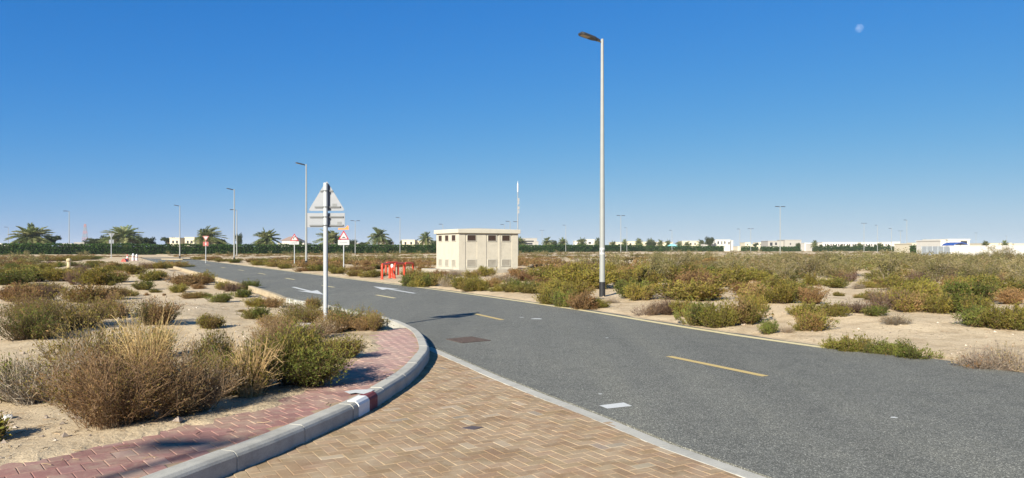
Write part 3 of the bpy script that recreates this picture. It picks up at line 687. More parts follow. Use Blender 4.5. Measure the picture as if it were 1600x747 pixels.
def rock(px, py, s, lab, seed):
    x, y, z = ground_point(px, py); bm = bmesh.new(); bmesh.ops.create_icosphere(bm, subdivisions=3, radius=1)
    for v in bm.verts:
        p = v.co; k = 1+.28*(float(vnoise(p.x*1.5+seed, p.y*1.5+p.z*1.1))-.5)+.12*(float(vnoise(p.x*4, p.y*4+p.z*3, 7))-.5); v.co = Vector((max(-.8, min(.8, p.x*k))*s[0], max(-.8, min(.8, p.y*k))*s[1], (max(-.7, min(.62, p.z*k)))*s[2]))
    me = bpy.data.meshes.new('rock'); bm.to_mesh(me); bm.free(); o = link('rock', me, M['rock']); o.location = (x, y, z+s[2]*.4); o.rotation_euler = (0, .1, seed); tag(o, lab, 'rock', 'pale rocks'); return o
rock(475, 517, (.19, .15, .15), 'pale boulder between the dry shrubs near the back-turned sign post', 1.0)
rock(10, 655, (.08, .06, .04), 'pale stone on the sand at the far left, before the dry brown shrub', 2.3)

# ------------------------------------------------------------------ substation
S = tag(empty('substation_building', (SUB_C[0], SUB_C[1], 0), math.atan2(SA[1], SA[0])), 'cream flat-roofed electricity substation with dark louvred windows on a concrete slab', 'substation')
LX, LY, Z0, Z1, Z2 = 4.62, 3.95, .27, 2.79, 3.08
MB().box((-.75, -.45, -.3), (6.3, 5.0, Z0), .02).build('plinth', M['plinth'], S)
wins_f = [(.14, .28), (.485, .62), (.725, .86)]; rec_f = [(.105, .30), (.455, .665), (.70, .895)]; wins_l = [(.125, .275), (.42, .57), (.715, .875)]
mb = MB(); D = .035
mb.box((D, D, Z0), (LX-.002, LY-.002, Z1))
prev = 0.0
for a, b in rec_f+[(1.0, 1.0)]:                                 # pilasters left standing between the recessed bays
    mb.box((prev*LX if prev else 0, 0, Z0), (a*LX, D+.003, Z1-.001)); prev = b
for a, b in rec_f:                                              # sill and head of each bay
    mb.box((a*LX-.002, .02, Z0+.001), (b*LX+.002, D+.003, Z0+.12)); mb.box((a*LX-.002, .02, Z1-.04), (b*LX+.002, D+.003, Z1-.0015))
mb.box((0.0, D, Z0), (D+.003, LY, Z1-.0012))
mb.build('wall', M['cream_wall'], S)
mb = MB(); mb.box((-.15, -.15, Z1), (LX+.15, LY+.15, Z2), .03); mb.add([(-.1, -.1, Z2-.002), (LX+.1, -.1, Z2-.002), (LX+.1, LY+.1, Z2-.002), (-.1, LY+.1, Z2-.002), (LX/2, LY/2, Z2+.13)], [(0, 1, 4), (1, 2, 4), (2, 3, 4), (3, 0, 4)]); mb.build('roof', M['cream_roof'], S)
def louvre(x0, x1, z0, z1, side, mat, name, slats, depth):
    """framed louvre on the front (y) or the side (x) wall"""
    def B(a0, a1, d0, d1, c0, c1, mb):
        if side == 'f': mb.box((a0, d0, c0), (a1, d1, c1))
        else: mb.box((d0, a0, c0), (d1, a1, c1))
    base = depth; fr = MB()
    B(x0, x1, base-.02, base+.01, z0, z1, fr); w = fr.build(name, mat, S); f2 = MB()
    B(x0-.045, x0-.001, base-.045, base+.01, z0-.045, z1+.045, f2); B(x1+.001, x1+.045, base-.045, base+.01, z0-.045, z1+.045, f2); B(x0, x1, base-.044, base+.01, z1+.001, z1+.045, f2); B(x0, x1, base-.044, base+.01, z0-.045, z0-.001, f2)
    f2.build('frame', M['cream_pil'], w); sl = MB()
    for k in range(slats):
        z = z0+(z1-z0)*(k+.2)/slats; B(x0+.004, x1-.004, base-.034, base-.021, z, z+(z1-z0)/slats*.5, sl)
    sl.build('slats', mat, w)
for a, b in wins_f: louvre(a*LX, b*LX, 2.27, 2.66, 'f', M['louvre'], 'window', 5, D); louvre(a*LX, b*LX, .52, .94, 'f', M['vent'], 'vent', 7, D)
for a, b in wins_l: louvre(LY*(1-b), LY*(1-a), 2.27, 2.66, 's', M['louvre'], 'window', 5, 0.0); louvre(LY*(1-b), LY*(1-a), .52, .94, 's', M['vent'], 'vent', 7, 0.0)

# ------------------------------------------------------------------ distant buildings
def villa(label, Y, vols, wins, mat, depth=12, cat='villa', name='villa', rz=0.0, roofmat=None, group='distant villas'):
    """vols: (x0px, x1px, ytop px, set-back m); wins: (x0, x1, ytop, ybottom, set-back)"""
    cx = XY((vols[0][0]+vols[0][1])/2, Y); t = tag(empty(name, (cx, Y, 0)), label, cat, group)
    for k, (a, b, top, sb) in enumerate(vols):
        x0, x1 = XY(a, Y)-cx, XY(b, Y)-cx; z1 = ZY(top, Y); mb = MB(); mb.box((x0, sb, -.3), (x1, sb+depth, z1)); w = mb.build('wall', mat, t)
        mb = MB(); mb.box((x0-.15, sb-.15, z1+.002), (x1+.15, sb+depth+.15, z1+.28)); mb.build('parapet', roofmat or mat, t)
    for a, b, u, v, sb in wins:
        x0, x1 = XY(a, Y)-cx, XY(b, Y)-cx; mb = MB(); mb.box((x0, sb-.06, ZY(v, Y)), (x1, sb-.003, ZY(u, Y))); mb.build('window', M['window'], t)
    return t
villa('cream two-block villa above the hedge, behind the junction street lamp', 290, [(265, 281, 372.5, 0), (287, 302, 371.5, 1), (281, 287, 375, 4)], [(269, 272, 376, 380, 0), (275, 278, 376, 380, 0), (290, 293, 376, 380, 1), (296, 299, 376, 380, 1)], M['villa_c'])
v = villa('white low house with brown pitched roof left of the bend sign', 330, [(434, 475, 380.5, 0), (438, 462, 377, 3)], [(455, 462, 379, 382, 2.9)], M['villa_w'])
mb = MB(); x0 = XY(434, 330)-XY(454.5, 330); x1 = XY(462, 330)-XY(454.5, 330); z = ZY(377, 330)+.3; mb.add([(x0, 2.6, z), (x1, 2.6, z), (x1, 15.5, z), (x0, 15.5, z), (x0+2.5, 9, z+1.9), (x1-2.5, 9, z+1.9)], [(0, 1, 5, 4), (1, 2, 5), (2, 3, 4, 5), (3, 0, 4), (3, 2, 1, 0)]); mb.build('roof', M['villa_b'], v)
villa('white villa roofline seen beneath the speed hump sign', 340, [(520, 560, 380.5, 0), (590, 608, 379, 2)], [], M['villa_w'])
villa('cream villa behind the palm left of the substation', 350, [(628, 648, 375.5, 0), (648, 678, 377, 3)], [(632, 635, 378, 382, 0), (641, 644, 378, 382, 0), (655, 658, 379, 382, 3)], M['villa_c'])
villa('grey concrete villa with dark floors just right of the substation', 380, [(815, 839, 373, 0), (836, 841, 378, -3)], [(817, 834, 376, 378, 0), (818, 832, 379.5, 382, 0)], M['villa_g'])
villa('white flat-roofed house behind palms left of the tall lamp', 430, [(898, 912, 377, 0), (917, 930, 374.5, 2), (930, 940, 378, 4)], [(902, 905, 379, 382, 0), (920, 924, 378, 381, 2)], M['villa_w'])
villa('pale low villa row behind palms right of the tall lamp', 520, [(955, 975, 379, 0), (978, 1003, 377.5, 4), (1003, 1018, 378.5, 1)], [(958, 960.5, 381, 384, 0), (966, 968.5, 381, 384, 0), (985, 988, 380, 383.5, 4), (995, 998, 380, 383.5, 4)], M['villa_c'])
villa('pale villa between the teal canopy and a palm', 520, [(1024, 1052, 378.5, 2), (1066, 1092, 377, 0)], [(1070, 1072.5, 379.5, 383, 0), (1078, 1080.5, 379.5, 383, 0), (1085, 1087, 379.5, 383, 0)], M['villa_c'])
villa('unfinished white two-storey villa with tall dark openings', 430, [(1117, 1141, 375.2, 0), (1104, 1117, 382, 1), (1141, 1147, 376.5, 2)], [(1121, 1123.4, 377, 381.5, 0), (1127, 1128.6, 377, 382, 0), (1131.5, 1133.6, 377, 381, 0), (1138, 1140, 378, 382, 0), (1126.5, 1129, 384, 387, 0)], M['villa_w'])
villa('low white villas with stepped roofs between two street lamps', 520, [(1164, 1173, 379.5, 0), (1173, 1185, 382, 1), (1185, 1195, 379.3, 0), (1150, 1182, 385.5, -4)], [(1167, 1169, 381.5, 383.5, 0), (1188, 1190, 381, 383.5, 0)], M['villa_c'])
villa('grey flat-roofed house with a dark garage opening behind the tall two-armed lamp', 430, [(1200, 1237, 377, 0), (1224, 1250, 375.5, -2)], [(1203, 1207, 379, 384, 0), (1211, 1214, 379, 383, 0), (1232, 1234, 380, 382.5, -2)], M['villa_g'])
villa('white arched pavilion left of the long terrace', 500, [(1257, 1272, 380, 0)], [(1260, 1262, 383, 386, 0)], M['villa_w'])
villa('long white two-storey terrace of houses with evenly spaced tree-shaded windows', 470, [(1285, 1392, 379, 0), (1272, 1285, 382, 1), (1392, 1405, 378.5, -1)], [(1289+i*8.6+d, 1290.8+i*8.6+d, 381, 384.5, 0) for i in range(12) for d in (0, 3.4)], M['villa_w'], name='terrace_house', cat='terrace')
villa('white flat building with a dark window above the blue canopy', 200, [(1481, 1515, 375, 0), (1473, 1481, 376.5, 1)], [(1501, 1511, 376.5, 382, 0)], M['villa_w'])
villa('low pale house behind palms at the hoarding end', 260, [(1425, 1452, 381.5, 0), (1452, 1468, 380, 2)], [(1430, 1432, 383, 385, 0)], M['villa_c'])
villa('row of low pale roofs beyond the white wall at right', 380, [(1536, 1560, 381, 0), (1566, 1585, 380.5, 2), (1585, 1620, 381.5, 0)], [], M['villa_c'])
villa('low white roofs behind the largest date palm', 330, [(0, 24, 382.5, 0), (-20, 0, 381, 2)], [], M['villa_w'])
villa('half-built concrete villas seen between the two big date palms', 380, [(93, 112, 381, 0), (112, 128, 379.5, 2), (132, 158, 381.3, 1)], [(96, 98, 382.5, 385, 0), (102, 105, 382.5, 385, 0), (115, 119, 381, 384, 2), (122, 125, 381, 384, 2), (138, 141, 383, 385, 1), (147, 151, 383, 385, 1)], M['villa_g'])
cn = tag(empty('canopy', (XY(1492, 185), 185, 0)), 'bright blue curved canopy roof above the white wall', 'canopy'); q = [(-1.5, ZY(384, 185)), (-1.1, ZY(382, 185)), (-.4, ZY(380.4, 185)), (.5, ZY(379.8, 185)), (1.4, ZY(381, 185)), (2.0, ZY(382.8, 185))]
MB().prism([(a, b+.18) for a, b in q]+q[::-1], -2, 3).build('roof', M['blue'], cn)
for a in (-1.0, 1.4): MB().tube([(a, 0, -.2), (a, 0, ZY(382, 185))], .08, 8).build('post', M['pole'], cn)
tcn = tag(empty('canopy', (XY(1050, 420), 420, 0)), 'small teal pyramid shade canopy beside the far hedge', 'canopy'); z = ZY(385.5, 420); MB().add([(-3, -3, z), (3, -3, z), (3, 3, z), (-3, 3, z), (0, 0, z+1.9), ], [(0, 1, 4), (1, 2, 4), (2, 3, 4), (3, 0, 4), (3, 2, 1, 0)]).build('roof', M['teal'], tcn)
for a, b in ((-2.7, -2.7), (2.7, -2.7), (2.7, 2.7), (-2.7, 2.7)): MB().tube([(a, b, -.2), (a, b, z)], .12, 8).build('post', M['pole'], tcn)
# boundary wall and hoarding on the right
def wall_run(name, pts, h, mat, label, cat, panel=0, th=.22):
    t = tag(empty(name, (pts[0][0], pts[0][1], 0)), label, cat); o = np.array(pts[0]); mb = MB(); cp = MB()
    for a, b in zip(pts[:-1], pts[1:]):
        a = np.array(a)-o; b = np.array(b)-o; d = b-a; L = np.linalg.norm(d); d /= L; n = np.array([-d[1], d[0]]); k = max(1, int(L/panel)) if panel else 1
        for i in range(k):
            u = a+d*L*i/k; v = a+d*(L*(i+1)/k-(.05 if panel else 0)); mb.slab([tuple(u-n*th/2), tuple(v-n*th/2), tuple(v+n*th/2), tuple(u+n*th/2)], -.4, h)
            if panel: cp.slab([tuple(u-n*(th/2+.08)-d*.06), tuple(u-n*(th/2+.08)+d*.06), tuple(u+n*.0+d*.06), tuple(u-d*.06)], -.4, h+.04)
        if not panel: cp.slab([tuple(a-n*(th/2+.06)), tuple(b-n*(th/2+.06)), tuple(b+n*(th/2+.06)), tuple(a+n*(th/2+.06))], h+.002, h+.12)
    mb.build('panels' if panel else 'wall_body', mat, t); cp.build('posts' if panel else 'coping', mat, t)
wall_run('boundary_wall', [(XY(1485, 165), 165), (XY(1600, 148), 148), (XY(1800, 130), 130)], 2.22, M['wall'], 'long white boundary wall at the right edge of the scrub', 'wall')
wall_run('hoarding_fence', [(XY(1441, 180), 180), (XY(1484.6, 166), 166)], 2.2, M['hoard'], 'grey sheet hoarding adjoining the left end of the white wall', 'fence', panel=2.4)
# masts
ms = tag(empty('antenna_mast', (XY(809, 150), 150, 0)), 'tall thin antenna mast with white top cylinder behind the substation', 'antenna mast'); zt = ZY(283, 150)
MB().tube([(0, 0, -.3), (0, 0, ZY(300, 150))], [.13, .075], 10).build('pole', M['mast'], ms); MB().lathe([(.09, ZY(300, 150)), (.13, ZY(299, 150)), (.13, ZY(288, 150)), (.05, ZY(286, 150)), (.03, zt)], 12).build('antenna_housing', M['cone_w'], ms)
for py, s in ((312, .28), (317, .24), (325, .3), (331, .26)): 
    zc = ZY(py, 150); MB().box((.05, -.14, zc-.3), (.05+s, .14, zc+.3)).build('antenna_panel', M['mast'], ms)
MB().tube([(0, 0, ZY(346.5, 150)), (-.9, 0, ZY(346.3, 150))], .06, 6).build('side_arm', M['head'], ms)
pt = tag(empty('lattice_tower', (XY(133, 600), 600, 0)), 'red and white lattice telecom tower far beyond the hedge', 'telecom tower'); zt = ZY(350, 600); nseg = 8
for k in range(nseg):
    mb = MB(); z0, z1 = zt*k/nseg, zt*(k+1)/nseg; w0, w1 = 1.9*(1-z0/zt)+.45, 1.9*(1-z1/zt)+.45; c = [(-1, -1), (1, -1), (1, 1), (-1, 1)]
    for i in range(4):
        a, b = c[i], c[(i+1) % 4]; mb.tube([(a[0]*w0, a[1]*w0, z0), (a[0]*w1, a[1]*w1, z1)], .10, 5); mb.tube([(a[0]*w0, a[1]*w0, z0), (b[0]*w1, b[1]*w1, z1)], .06, 4); mb.tube([(b[0]*w0, b[1]*w0, z0), (a[0]*w1, a[1]*w1, z1)], .09, 4)
    mb.build('lattice_section', M['mast_r'] if k % 2 else M['mast'], pt)
exec_veg = True
# ------------------------------------------------------------------ vegetation
GAIN = 1.27
PAL = dict(
    olive=[(.155, .142, .032), (.185, .162, .038), (.120, .118, .029), (.185, .145, .048)], green=[(.095, .115, .028), (.135, .150, .036), (.075, .088, .024), (.17, .155, .045)],
    yellow=[(.215, .178, .040), (.185, .160, .036), (.16, .148, .038)], brown=[(.225, .140, .066), (.19, .115, .052), (.25, .17, .085), (.175, .13, .045)],
    rust=[(.185, .118, .056), (.16, .10, .048), (.205, .145, .066)], purple=[(.14, .095, .066), (.115, .078, .055), (.17, .12, .075)], grey=[(.27, .205, .14), (.22, .170, .115), (.24, .19, .10)],
    straw=[(.42, .31, .155), (.36, .25, .12), (.30, .21, .105)], sap=[(.205, .18, .085), (.165, .15, .065), (.25, .205, .12), (.14, .135, .06)])
PAL = {k: [tuple(c*GAIN*(1.04, 1.0, .9)[j] if k not in ('straw', 'grey') else c*1.35 for j, c in enumerate(q)) for q in v] for k, v in PAL.items()}
TWIG = dict(olive=(.16, .115, .07), green=(.14, .10, .06), yellow=(.18, .13, .07), brown=(.225, .15, .085), rust=(.20, .12, .085), purple=(.17, .11, .085), grey=(.31, .255, .20), straw=(.36, .27, .15), sap=(.30, .255, .205))
WORD = dict(olive='olive', green='green', yellow='yellow-green', brown='brown', rust='rust-red', purple='dark purplish', grey='grey twiggy', straw='straw', sap='grey-green')
def unit(a): return a/np.maximum(np.linalg.norm(a, axis=-1, keepdims=True), 1e-9)
def ribbons(P, w, rng, col, cross=False):
    """P (n,s,3) centre lines, w (n,s) widths -> quads"""
    n, s, _ = P.shape; T = unit(np.gradient(P, axis=1)); Vs = []; Qs = []; off = 0
    side = unit(np.cross(T, unit(rng.normal(size=(n, 1, 3)))))
    for k in range(2 if cross else 1):
        sd = side if k == 0 else unit(np.cross(T, side))
        V = np.stack([P-sd*w[..., None]/2, P+sd*w[..., None]/2], 2).reshape(-1, 3)
        i, j = np.meshgrid(np.arange(n), np.arange(s-1), indexing='ij'); b = (i*s+j)*2
        Qs.append(np.stack([b, b+1, b+3, b+2], -1).reshape(-1, 4)+off); Vs.append(V); off += len(V)
    V = np.concatenate(Vs); C = np.repeat(np.repeat(col[:, None], s, 1).reshape(-1, 3), 2, 0); C = np.concatenate([C]*(2 if cross else 1))
    return V, np.concatenate(Qs), C
def leaves(p, d, L, wd, rng, col):
    n = len(p); s = unit(np.cross(d, unit(rng.normal(size=(n, 3)))))*wd[:, None]/2; e = d*L[:, None]
    lift = unit(np.cross(d, s))*L[:, None]*.12
    V = np.stack([p, p+e*.5+s+lift, p+e, p+e*.5-s+lift], 1).reshape(-1, 3)
    return V, np.arange(n*4).reshape(n, 4), np.repeat(col, 4, 0)
def join(*parts):
    Vs, Qs, Cs = [], [], []; o = 0
    for V, Q, C in parts: Vs.append(V); Qs.append(Q+o); Cs.append(C); o += len(V)
    return np.concatenate(Vs), np.concatenate(Qs), np.concatenate(Cs)
def shrub_data(seed, kind, W, Hh, nst, nlf, lsz, tw=.007, sub=2, dry=.18, lobes=6, upright=.6, second=None, cross=False, jit=.05):
    rng = np.random.default_rng(seed); k = lobes
    a = rng.uniform(0, 6.283, k); rc = np.sqrt(rng.uniform(0, 1, k))*W*.34; c = np.stack([rc*np.cos(a), rc*np.sin(a)], 1); lr = rng.uniform(.17, .30, k)*W; lh = Hh*rng.uniform(.48, 1.0, k); lh[0] = Hh
    pal = np.array(PAL[kind]); lcol = pal[rng.integers(0, len(pal), k)]
    if second: p2 = np.array(PAL[second]); m = rng.random(k) < .4; lcol[m] = p2[rng.integers(0, len(p2), m.sum())]
    li = rng.integers(0, k, nst); th = rng.uniform(0, 6.283, nst); rho = np.sqrt(rng.uniform(0, 1, nst))
    base = np.concatenate([c[li]*.45+rng.normal(0, .04*W, (nst, 2)), np.full((nst, 1), -.03)], 1)
    tip = np.concatenate([c[li]+(rho*lr[li])[:, None]*np.stack([np.cos(th), np.sin(th)], 1), (lh[li]*(1-.38*rho**2)*rng.uniform(.66, 1.1, nst))[:, None]], 1)
    ctl = base*(1-upright)+tip*upright; ctl[:, 2] = tip[:, 2]*rng.uniform(.25, .5, nst)
    bez = lambda t, i: base[i]*((1-t)**2)[:, None]+ctl[i]*(2*t*(1-t))[:, None]+tip[i]*(t*t)[:, None]
    tan = lambda t, i: unit((ctl[i]-base[i])*(1-t)[:, None]+(tip[i]-ctl[i])*t[:, None])
    s = 5; P = np.stack([bez(np.full(nst, t), np.arange(nst)) for t in np.linspace(0, 1, s)], 1); P[:, 1:-1] += rng.normal(0, .012*W, (nst, s-2, 3))
    tc = np.array(TWIG[kind])*rng.uniform(.65, 1.25, (nst, 1)); w = tw*np.linspace(1.2, .35, s)[None]*rng.uniform(.7, 1.3, (nst, 1))
    tws = [ribbons(P, w, rng, tc, cross)]
    if sub:
        m = nst*sub; i = rng.integers(0, nst, m); t = rng.uniform(.25, .9, m); p = bez(t, i); d = unit(tan(t, i)+rng.normal(0, .8, (m, 3))); d[:, 2] = np.abs(d[:, 2])*.8+.15; L = rng.uniform(.10, .30, m)*Hh
        P2 = np.stack([p, p+d*L[:, None]*.5, p+d*L[:, None]+rng.normal(0, .03*Hh, (m, 3))], 1)
        tws.append(ribbons(P2, tw*np.array([.7, .5, .25])[None]*np.ones((m, 1)), rng, np.array(TWIG[kind])*rng.uniform(.65, 1.3, (m, 1)), False))
    twigs = join(*tws)
    if not nlf: return None, twigs
    if sub:
        h2 = nlf//2; i = rng.integers(0, m, h2); t2 = rng.uniform(.1, 1.1, h2)[:, None]; pa = P2[i, 0]*(1-t2)+P2[i, 2]*t2; da = unit(P2[i, 2]-P2[i, 0])
    else: h2 = 0
    i2 = rng.integers(0, nst, nlf-h2); t = 1-(1-.22)*rng.random(nlf-h2)**1.35; pb = bez(t, i2); db = tan(t, i2); lb = li[i2]
    if h2:
        # every side twig remembers the lobe it grew in by its position
        dd = ((pa[:, None, :2]-c[None])**2).sum(-1)/lr[None]**2; la = dd.argmin(1); p = np.concatenate([pa, pb]); d = np.concatenate([da, db]); lo = np.concatenate([la, lb])
    else: p, d, lo = pb, db, lb
    n = len(p); p = p+rng.normal(0, jit*.5, (n, 3)); p[:, 2] = np.maximum(p[:, 2], .01); d = unit(d+rng.normal(0, .42, (n, 3)))
    col = lcol[lo]*rng.uniform(.8, 1.2, (n, 1))*rng.uniform(.93, 1.07, (n, 3)); dr = rng.random(n) < dry*(1.5-p[:, 2]/Hh); bp = np.array(PAL['brown']); col[dr] = bp[rng.integers(0, len(bp), dr.sum())]*rng.uniform(.7, 1.2, (dr.sum(), 1))
    L = lsz*rng.uniform(.6, 1.4, n); lv = leaves(p, d, L, L*rng.uniform(.28, .45, n), rng, col)
    return lv, twigs
def grass_data(seed, W, Hh, n, bw=.007, bend=.8, cross=True):
    rng = np.random.default_rng(seed); a = rng.uniform(0, 6.283, n); r = np.sqrt(rng.random(n))*W*.22; base = np.stack([r*np.cos(a), r*np.sin(a), np.full(n, -.03)], 1)
    a2 = a+rng.normal(0, 1.1, n)+.3; ln = Hh*rng.uniform(.3, 1.12, n); lean = rng.uniform(.1, 1, n)*bend*W; dirs = np.stack([np.cos(a2), np.sin(a2), 0*a2], 1)
    P = np.stack([base+dirs*(lean*t**1.8)[:, None]+np.array([0, 0, 1])*(ln*(t-.28*t**3*rng.uniform(0, 1.4, n)))[:, None] for t in np.linspace(0, 1, 6)], 1)
    col = np.array(PAL['straw'])[rng.integers(0, 3, n)]*rng.uniform(.7, 1.2, (n, 1)); return ribbons(P, bw*np.array([1, 1, .9, .7, .5, .2])[None]*np.ones((n, 1)), rng, col, cross)
def near_shrub(px, py, w, h, kind, seed, label, second=None, nst=420, nlf=5200, lsz=.034, tw=.006, sub=3, zup=0.0, **kw):
    x, y, z = ground_point(px, py); W = w/F*y*1.25; Hh = h/F*y*1.08
    o = empty('shrub', (x, y+W*.18, z)); tag(o, label, 'shrub', 'shrubs around the pavement corner')
    if kind == 'straw': link('stems', np_mesh('stems', *grass_data(seed, W, Hh, nst, .008)), M['twig'], o); return
    lv, tg = shrub_data(seed, kind, W, Hh, nst, nlf, lsz, tw, sub, second=second, cross=True, **kw)
    link('stems', np_mesh('stems', *tg), M['twig'], o)
    if lv is not None: link('foliage', np_mesh('foliage', *lv), M['leaf'], o)
near_shrub(165, 670, 205, 132, 'brown', 1, 'big dry brown bush leaning over the edge of the red pavement', nst=560, nlf=19000, lsz=.024, tw=.0045, sub=9, dry=.55, lobes=13, upright=.45, second='olive')
near_shrub(275, 652, 150, 108, 'brown', 2, 'dry brown bush between the biggest brown bush and the dense green bush', nst=420, nlf=8000, lsz=.022, tw=.005, sub=8, second='grey', upright=.45)
near_shrub(122, 606, 170, 122, 'yellow', 3, 'yellow-green shrub growing behind the biggest dry brown bush', second='olive', nlf=6000)
near_shrub(55, 635, 150, 95, 'grey', 4, 'wispy greyish shrub left of the biggest dry brown bush', nst=420, nlf=2400, lsz=.026, second='olive')
near_shrub(5, 630, 90, 70, 'green', 5, 'dark green low shrub at the left photo edge behind a wispy grey one', second='olive', nlf=4200)
near_shrub(-34, 694, 80, 44, 'olive', 6, 'shaded dark shrub cut by the left photo edge on the sand above the pavement', nlf=4200)
near_shrub(222, 612, 70, 128, 'straw', 7, 'tall upright straw grass tuft behind the dry brown bushes', nst=420)
near_shrub(240, 560, 60, 50, 'green', 8, 'small green bush at the right side of the upright straw tuft', second='brown', nlf=3200)
near_shrub(458, 604, 135, 92, 'green', 9, 'dense bright green bush at the edge of the red pavement', second='yellow', nst=520, nlf=15000, lsz=.034, dry=.06, lobes=8)
near_shrub(368, 618, 125, 100, 'green', 10, 'olive-yellow bush between the dense green bush and the straw tufts', second='yellow', nlf=9000, lsz=.032, lobes=8)
near_shrub(388, 622, 62, 104, 'straw', 11, 'arching pale straw clump in front of the olive-yellow bush', nst=230)
near_shrub(312, 606, 95, 84, 'olive', 12, 'olive bush behind the second dry brown bush', second='yellow', nlf=6500, lsz=.03)
near_shrub(410, 545, 110, 48, 'brown', 13, 'brown shrub beside the pale boulder', second='grey', nlf=4200, lsz=.028)
near_shrub(530, 560, 92, 36, 'olive', 14, 'low rusty-olive shrub spilling onto the red pavement curve', second='brown', nlf=5200)
near_shrub(468, 532, 90, 30, 'brown', 15, 'low dry shrub between the boulder and the dense green bush', second='straw' if False else 'grey', nlf=3000, lsz=.028)
near_shrub(552, 516, 72, 38, 'green', 16, 'bright green leafy shrub nearest the tip of the red pavement', nlf=5200)
near_shrub(578, 517, 56, 30, 'brown', 17, 'rusty brown shrub at the very tip of the red pavement', second='olive', nlf=3600)
near_shrub(520, 521, 60, 32, 'brown', 18, 'brownish shrub just past the foot of the back-turned sign post', second='olive', nlf=3600)
near_shrub(470, 507, 95, 36, 'olive', 19, 'broad olive shrub before the foot of the back-turned sign post', second='yellow', nlf=5600)
near_shrub(430, 512, 60, 22, 'brown', 20, 'low brown shrub left of the broad olive one by the sign post', second='olive', nlf=2600)
near_shrub(487, 483, 26, 20, 'olive', 21, 'small round shrub by the kerb just behind the back-turned sign post', second='brown', nlf=2600)
near_shrub(236, 512, 66, 44, 'green', 22, 'dark green shrub alone on the pale sand with a long shadow', second='brown', nlf=6000, lobes=7)
near_shrub(325, 514, 40, 22, 'olive', 23, 'small pale olive shrub alone in the middle of the sand', nlf=3000)
near_shrub(180, 499, 78, 36, 'brown', 24, 'brownish shrub joining the dark green shrub on the pale sand', second='olive', nlf=3600)
near_shrub(155, 496, 34, 36, 'rust', 25, 'pinkish rust-red shrub at the edge of the pale sand', nlf=2600, lsz=.03)
near_shrub(95, 520, 130, 58, 'olive', 26, 'large olive shrub mass at the left edge of the pale sand', second='yellow', nlf=9000, lobes=9, nst=600)
near_shrub(32, 532, 105, 52, 'green', 27, 'large dark green shrub at the left photo edge beyond a strip of bare sand', second='yellow', nlf=8000, lobes=9, nst=600)
near_shrub(28, 500, 90, 46, 'yellow', 28, 'yellowish shrub behind the large dark green one at the left photo edge', second='rust', nlf=5600)

# ---- middle distance: prototypes copied as individuals
PROTO = {}
for k, sec in (('olive', 'yellow'), ('green', 'olive'), ('yellow', 'olive'), ('brown', 'olive'), ('rust', 'brown'), ('purple', 'rust'), ('grey', 'brown')):
    PROTO[k] = []
    for v in range(5):
        bare = k in ('purple', 'grey')
        lv, tg = shrub_data(100+len(PROTO)*10+v, k, 1.3, .78, 260 if bare else 230, 1500 if bare else 4600, .05 if bare else .064, .011, 3 if bare else 1, second=sec if v % 2 else None, lobes=7+v, upright=.6+.05*v, dry=.06 if k != 'brown' else .25, jit=.05)
        V, Q, C = join(lv, tg); PROTO[k].append(np_mesh('shrub_'+k, V, Q, C))
        PROTO[k][-1].materials.append(M['leaf'])
def sapling_data(seed, Hh=2.0, W=2.4, nlf=3400, lsz=.066, lod=False):
    rng = np.random.default_rng(seed); nt = 7 if not lod else 3; tr = []; parts = []
    a = rng.uniform(0, 6.283, nt); tip = np.stack([np.cos(a)*W*.36*rng.uniform(.3, 1, nt), np.sin(a)*W*.36*rng.uniform(.3, 1, nt), Hh*rng.uniform(.6, .95, nt)], 1); ctl = tip*.35; ctl[:, 2] = tip[:, 2]*.55
    P = np.stack([ctl*(2*t*(1-t))+tip*t*t+rng.normal(0, .03, (nt, 3)) for t in np.linspace(0, 1, 7)], 1); P[:, 0, 2] = -.05
    parts.append(ribbons(P, .024*np.linspace(1.2, .3, 7)[None]*np.ones((nt, 1)), rng, np.array(TWIG['sap'])*rng.uniform(.8, 1.25, (nt, 1)), True))
    m = nt*14; i = rng.integers(0, nt, m); j = rng.integers(2, 7, m); p = P[i, j]; d = unit(rng.normal(0, 1, (m, 3))+np.array([0, 0, .5])); L = rng.uniform(.2, .6, m)*Hh*.5; q = p+d*L[:, None]
    P2 = np.stack([p, (p+q)/2+rng.normal(0, .04, (m, 3)), q], 1); parts.append(ribbons(P2, .009*np.array([1, .7, .4])[None]*np.ones((m, 1)), rng, np.array(TWIG['sap'])*rng.uniform(.6, 1.2, (m, 1)), False))
    k = rng.integers(0, m, nlf); t = rng.uniform(.2, 1.15, nlf)[:, None]; pp = p[k]*(1-t)+q[k]*t+rng.normal(0, .09, (nlf, 3)); pp[:, 2] = np.maximum(pp[:, 2], .02); pal = np.array(PAL['sap']); bc = pal[rng.integers(0, 4, m)]
    col = bc[k]*rng.uniform(.7, 1.3, (nlf, 1)); L = lsz*rng.uniform(.6, 1.4, nlf); return leaves(pp, unit(d[k]+rng.normal(0, .8, (nlf, 3))), L, L*.5, rng, col), join(*parts)
SAP = []
for v in range(5):
    lv, tg = sapling_data(300+v); a = np_mesh('crown', *lv); a.materials.append(M['leaf']); b = np_mesh('trunk', *tg); b.materials.append(M['twig']); SAP.append((a, b))

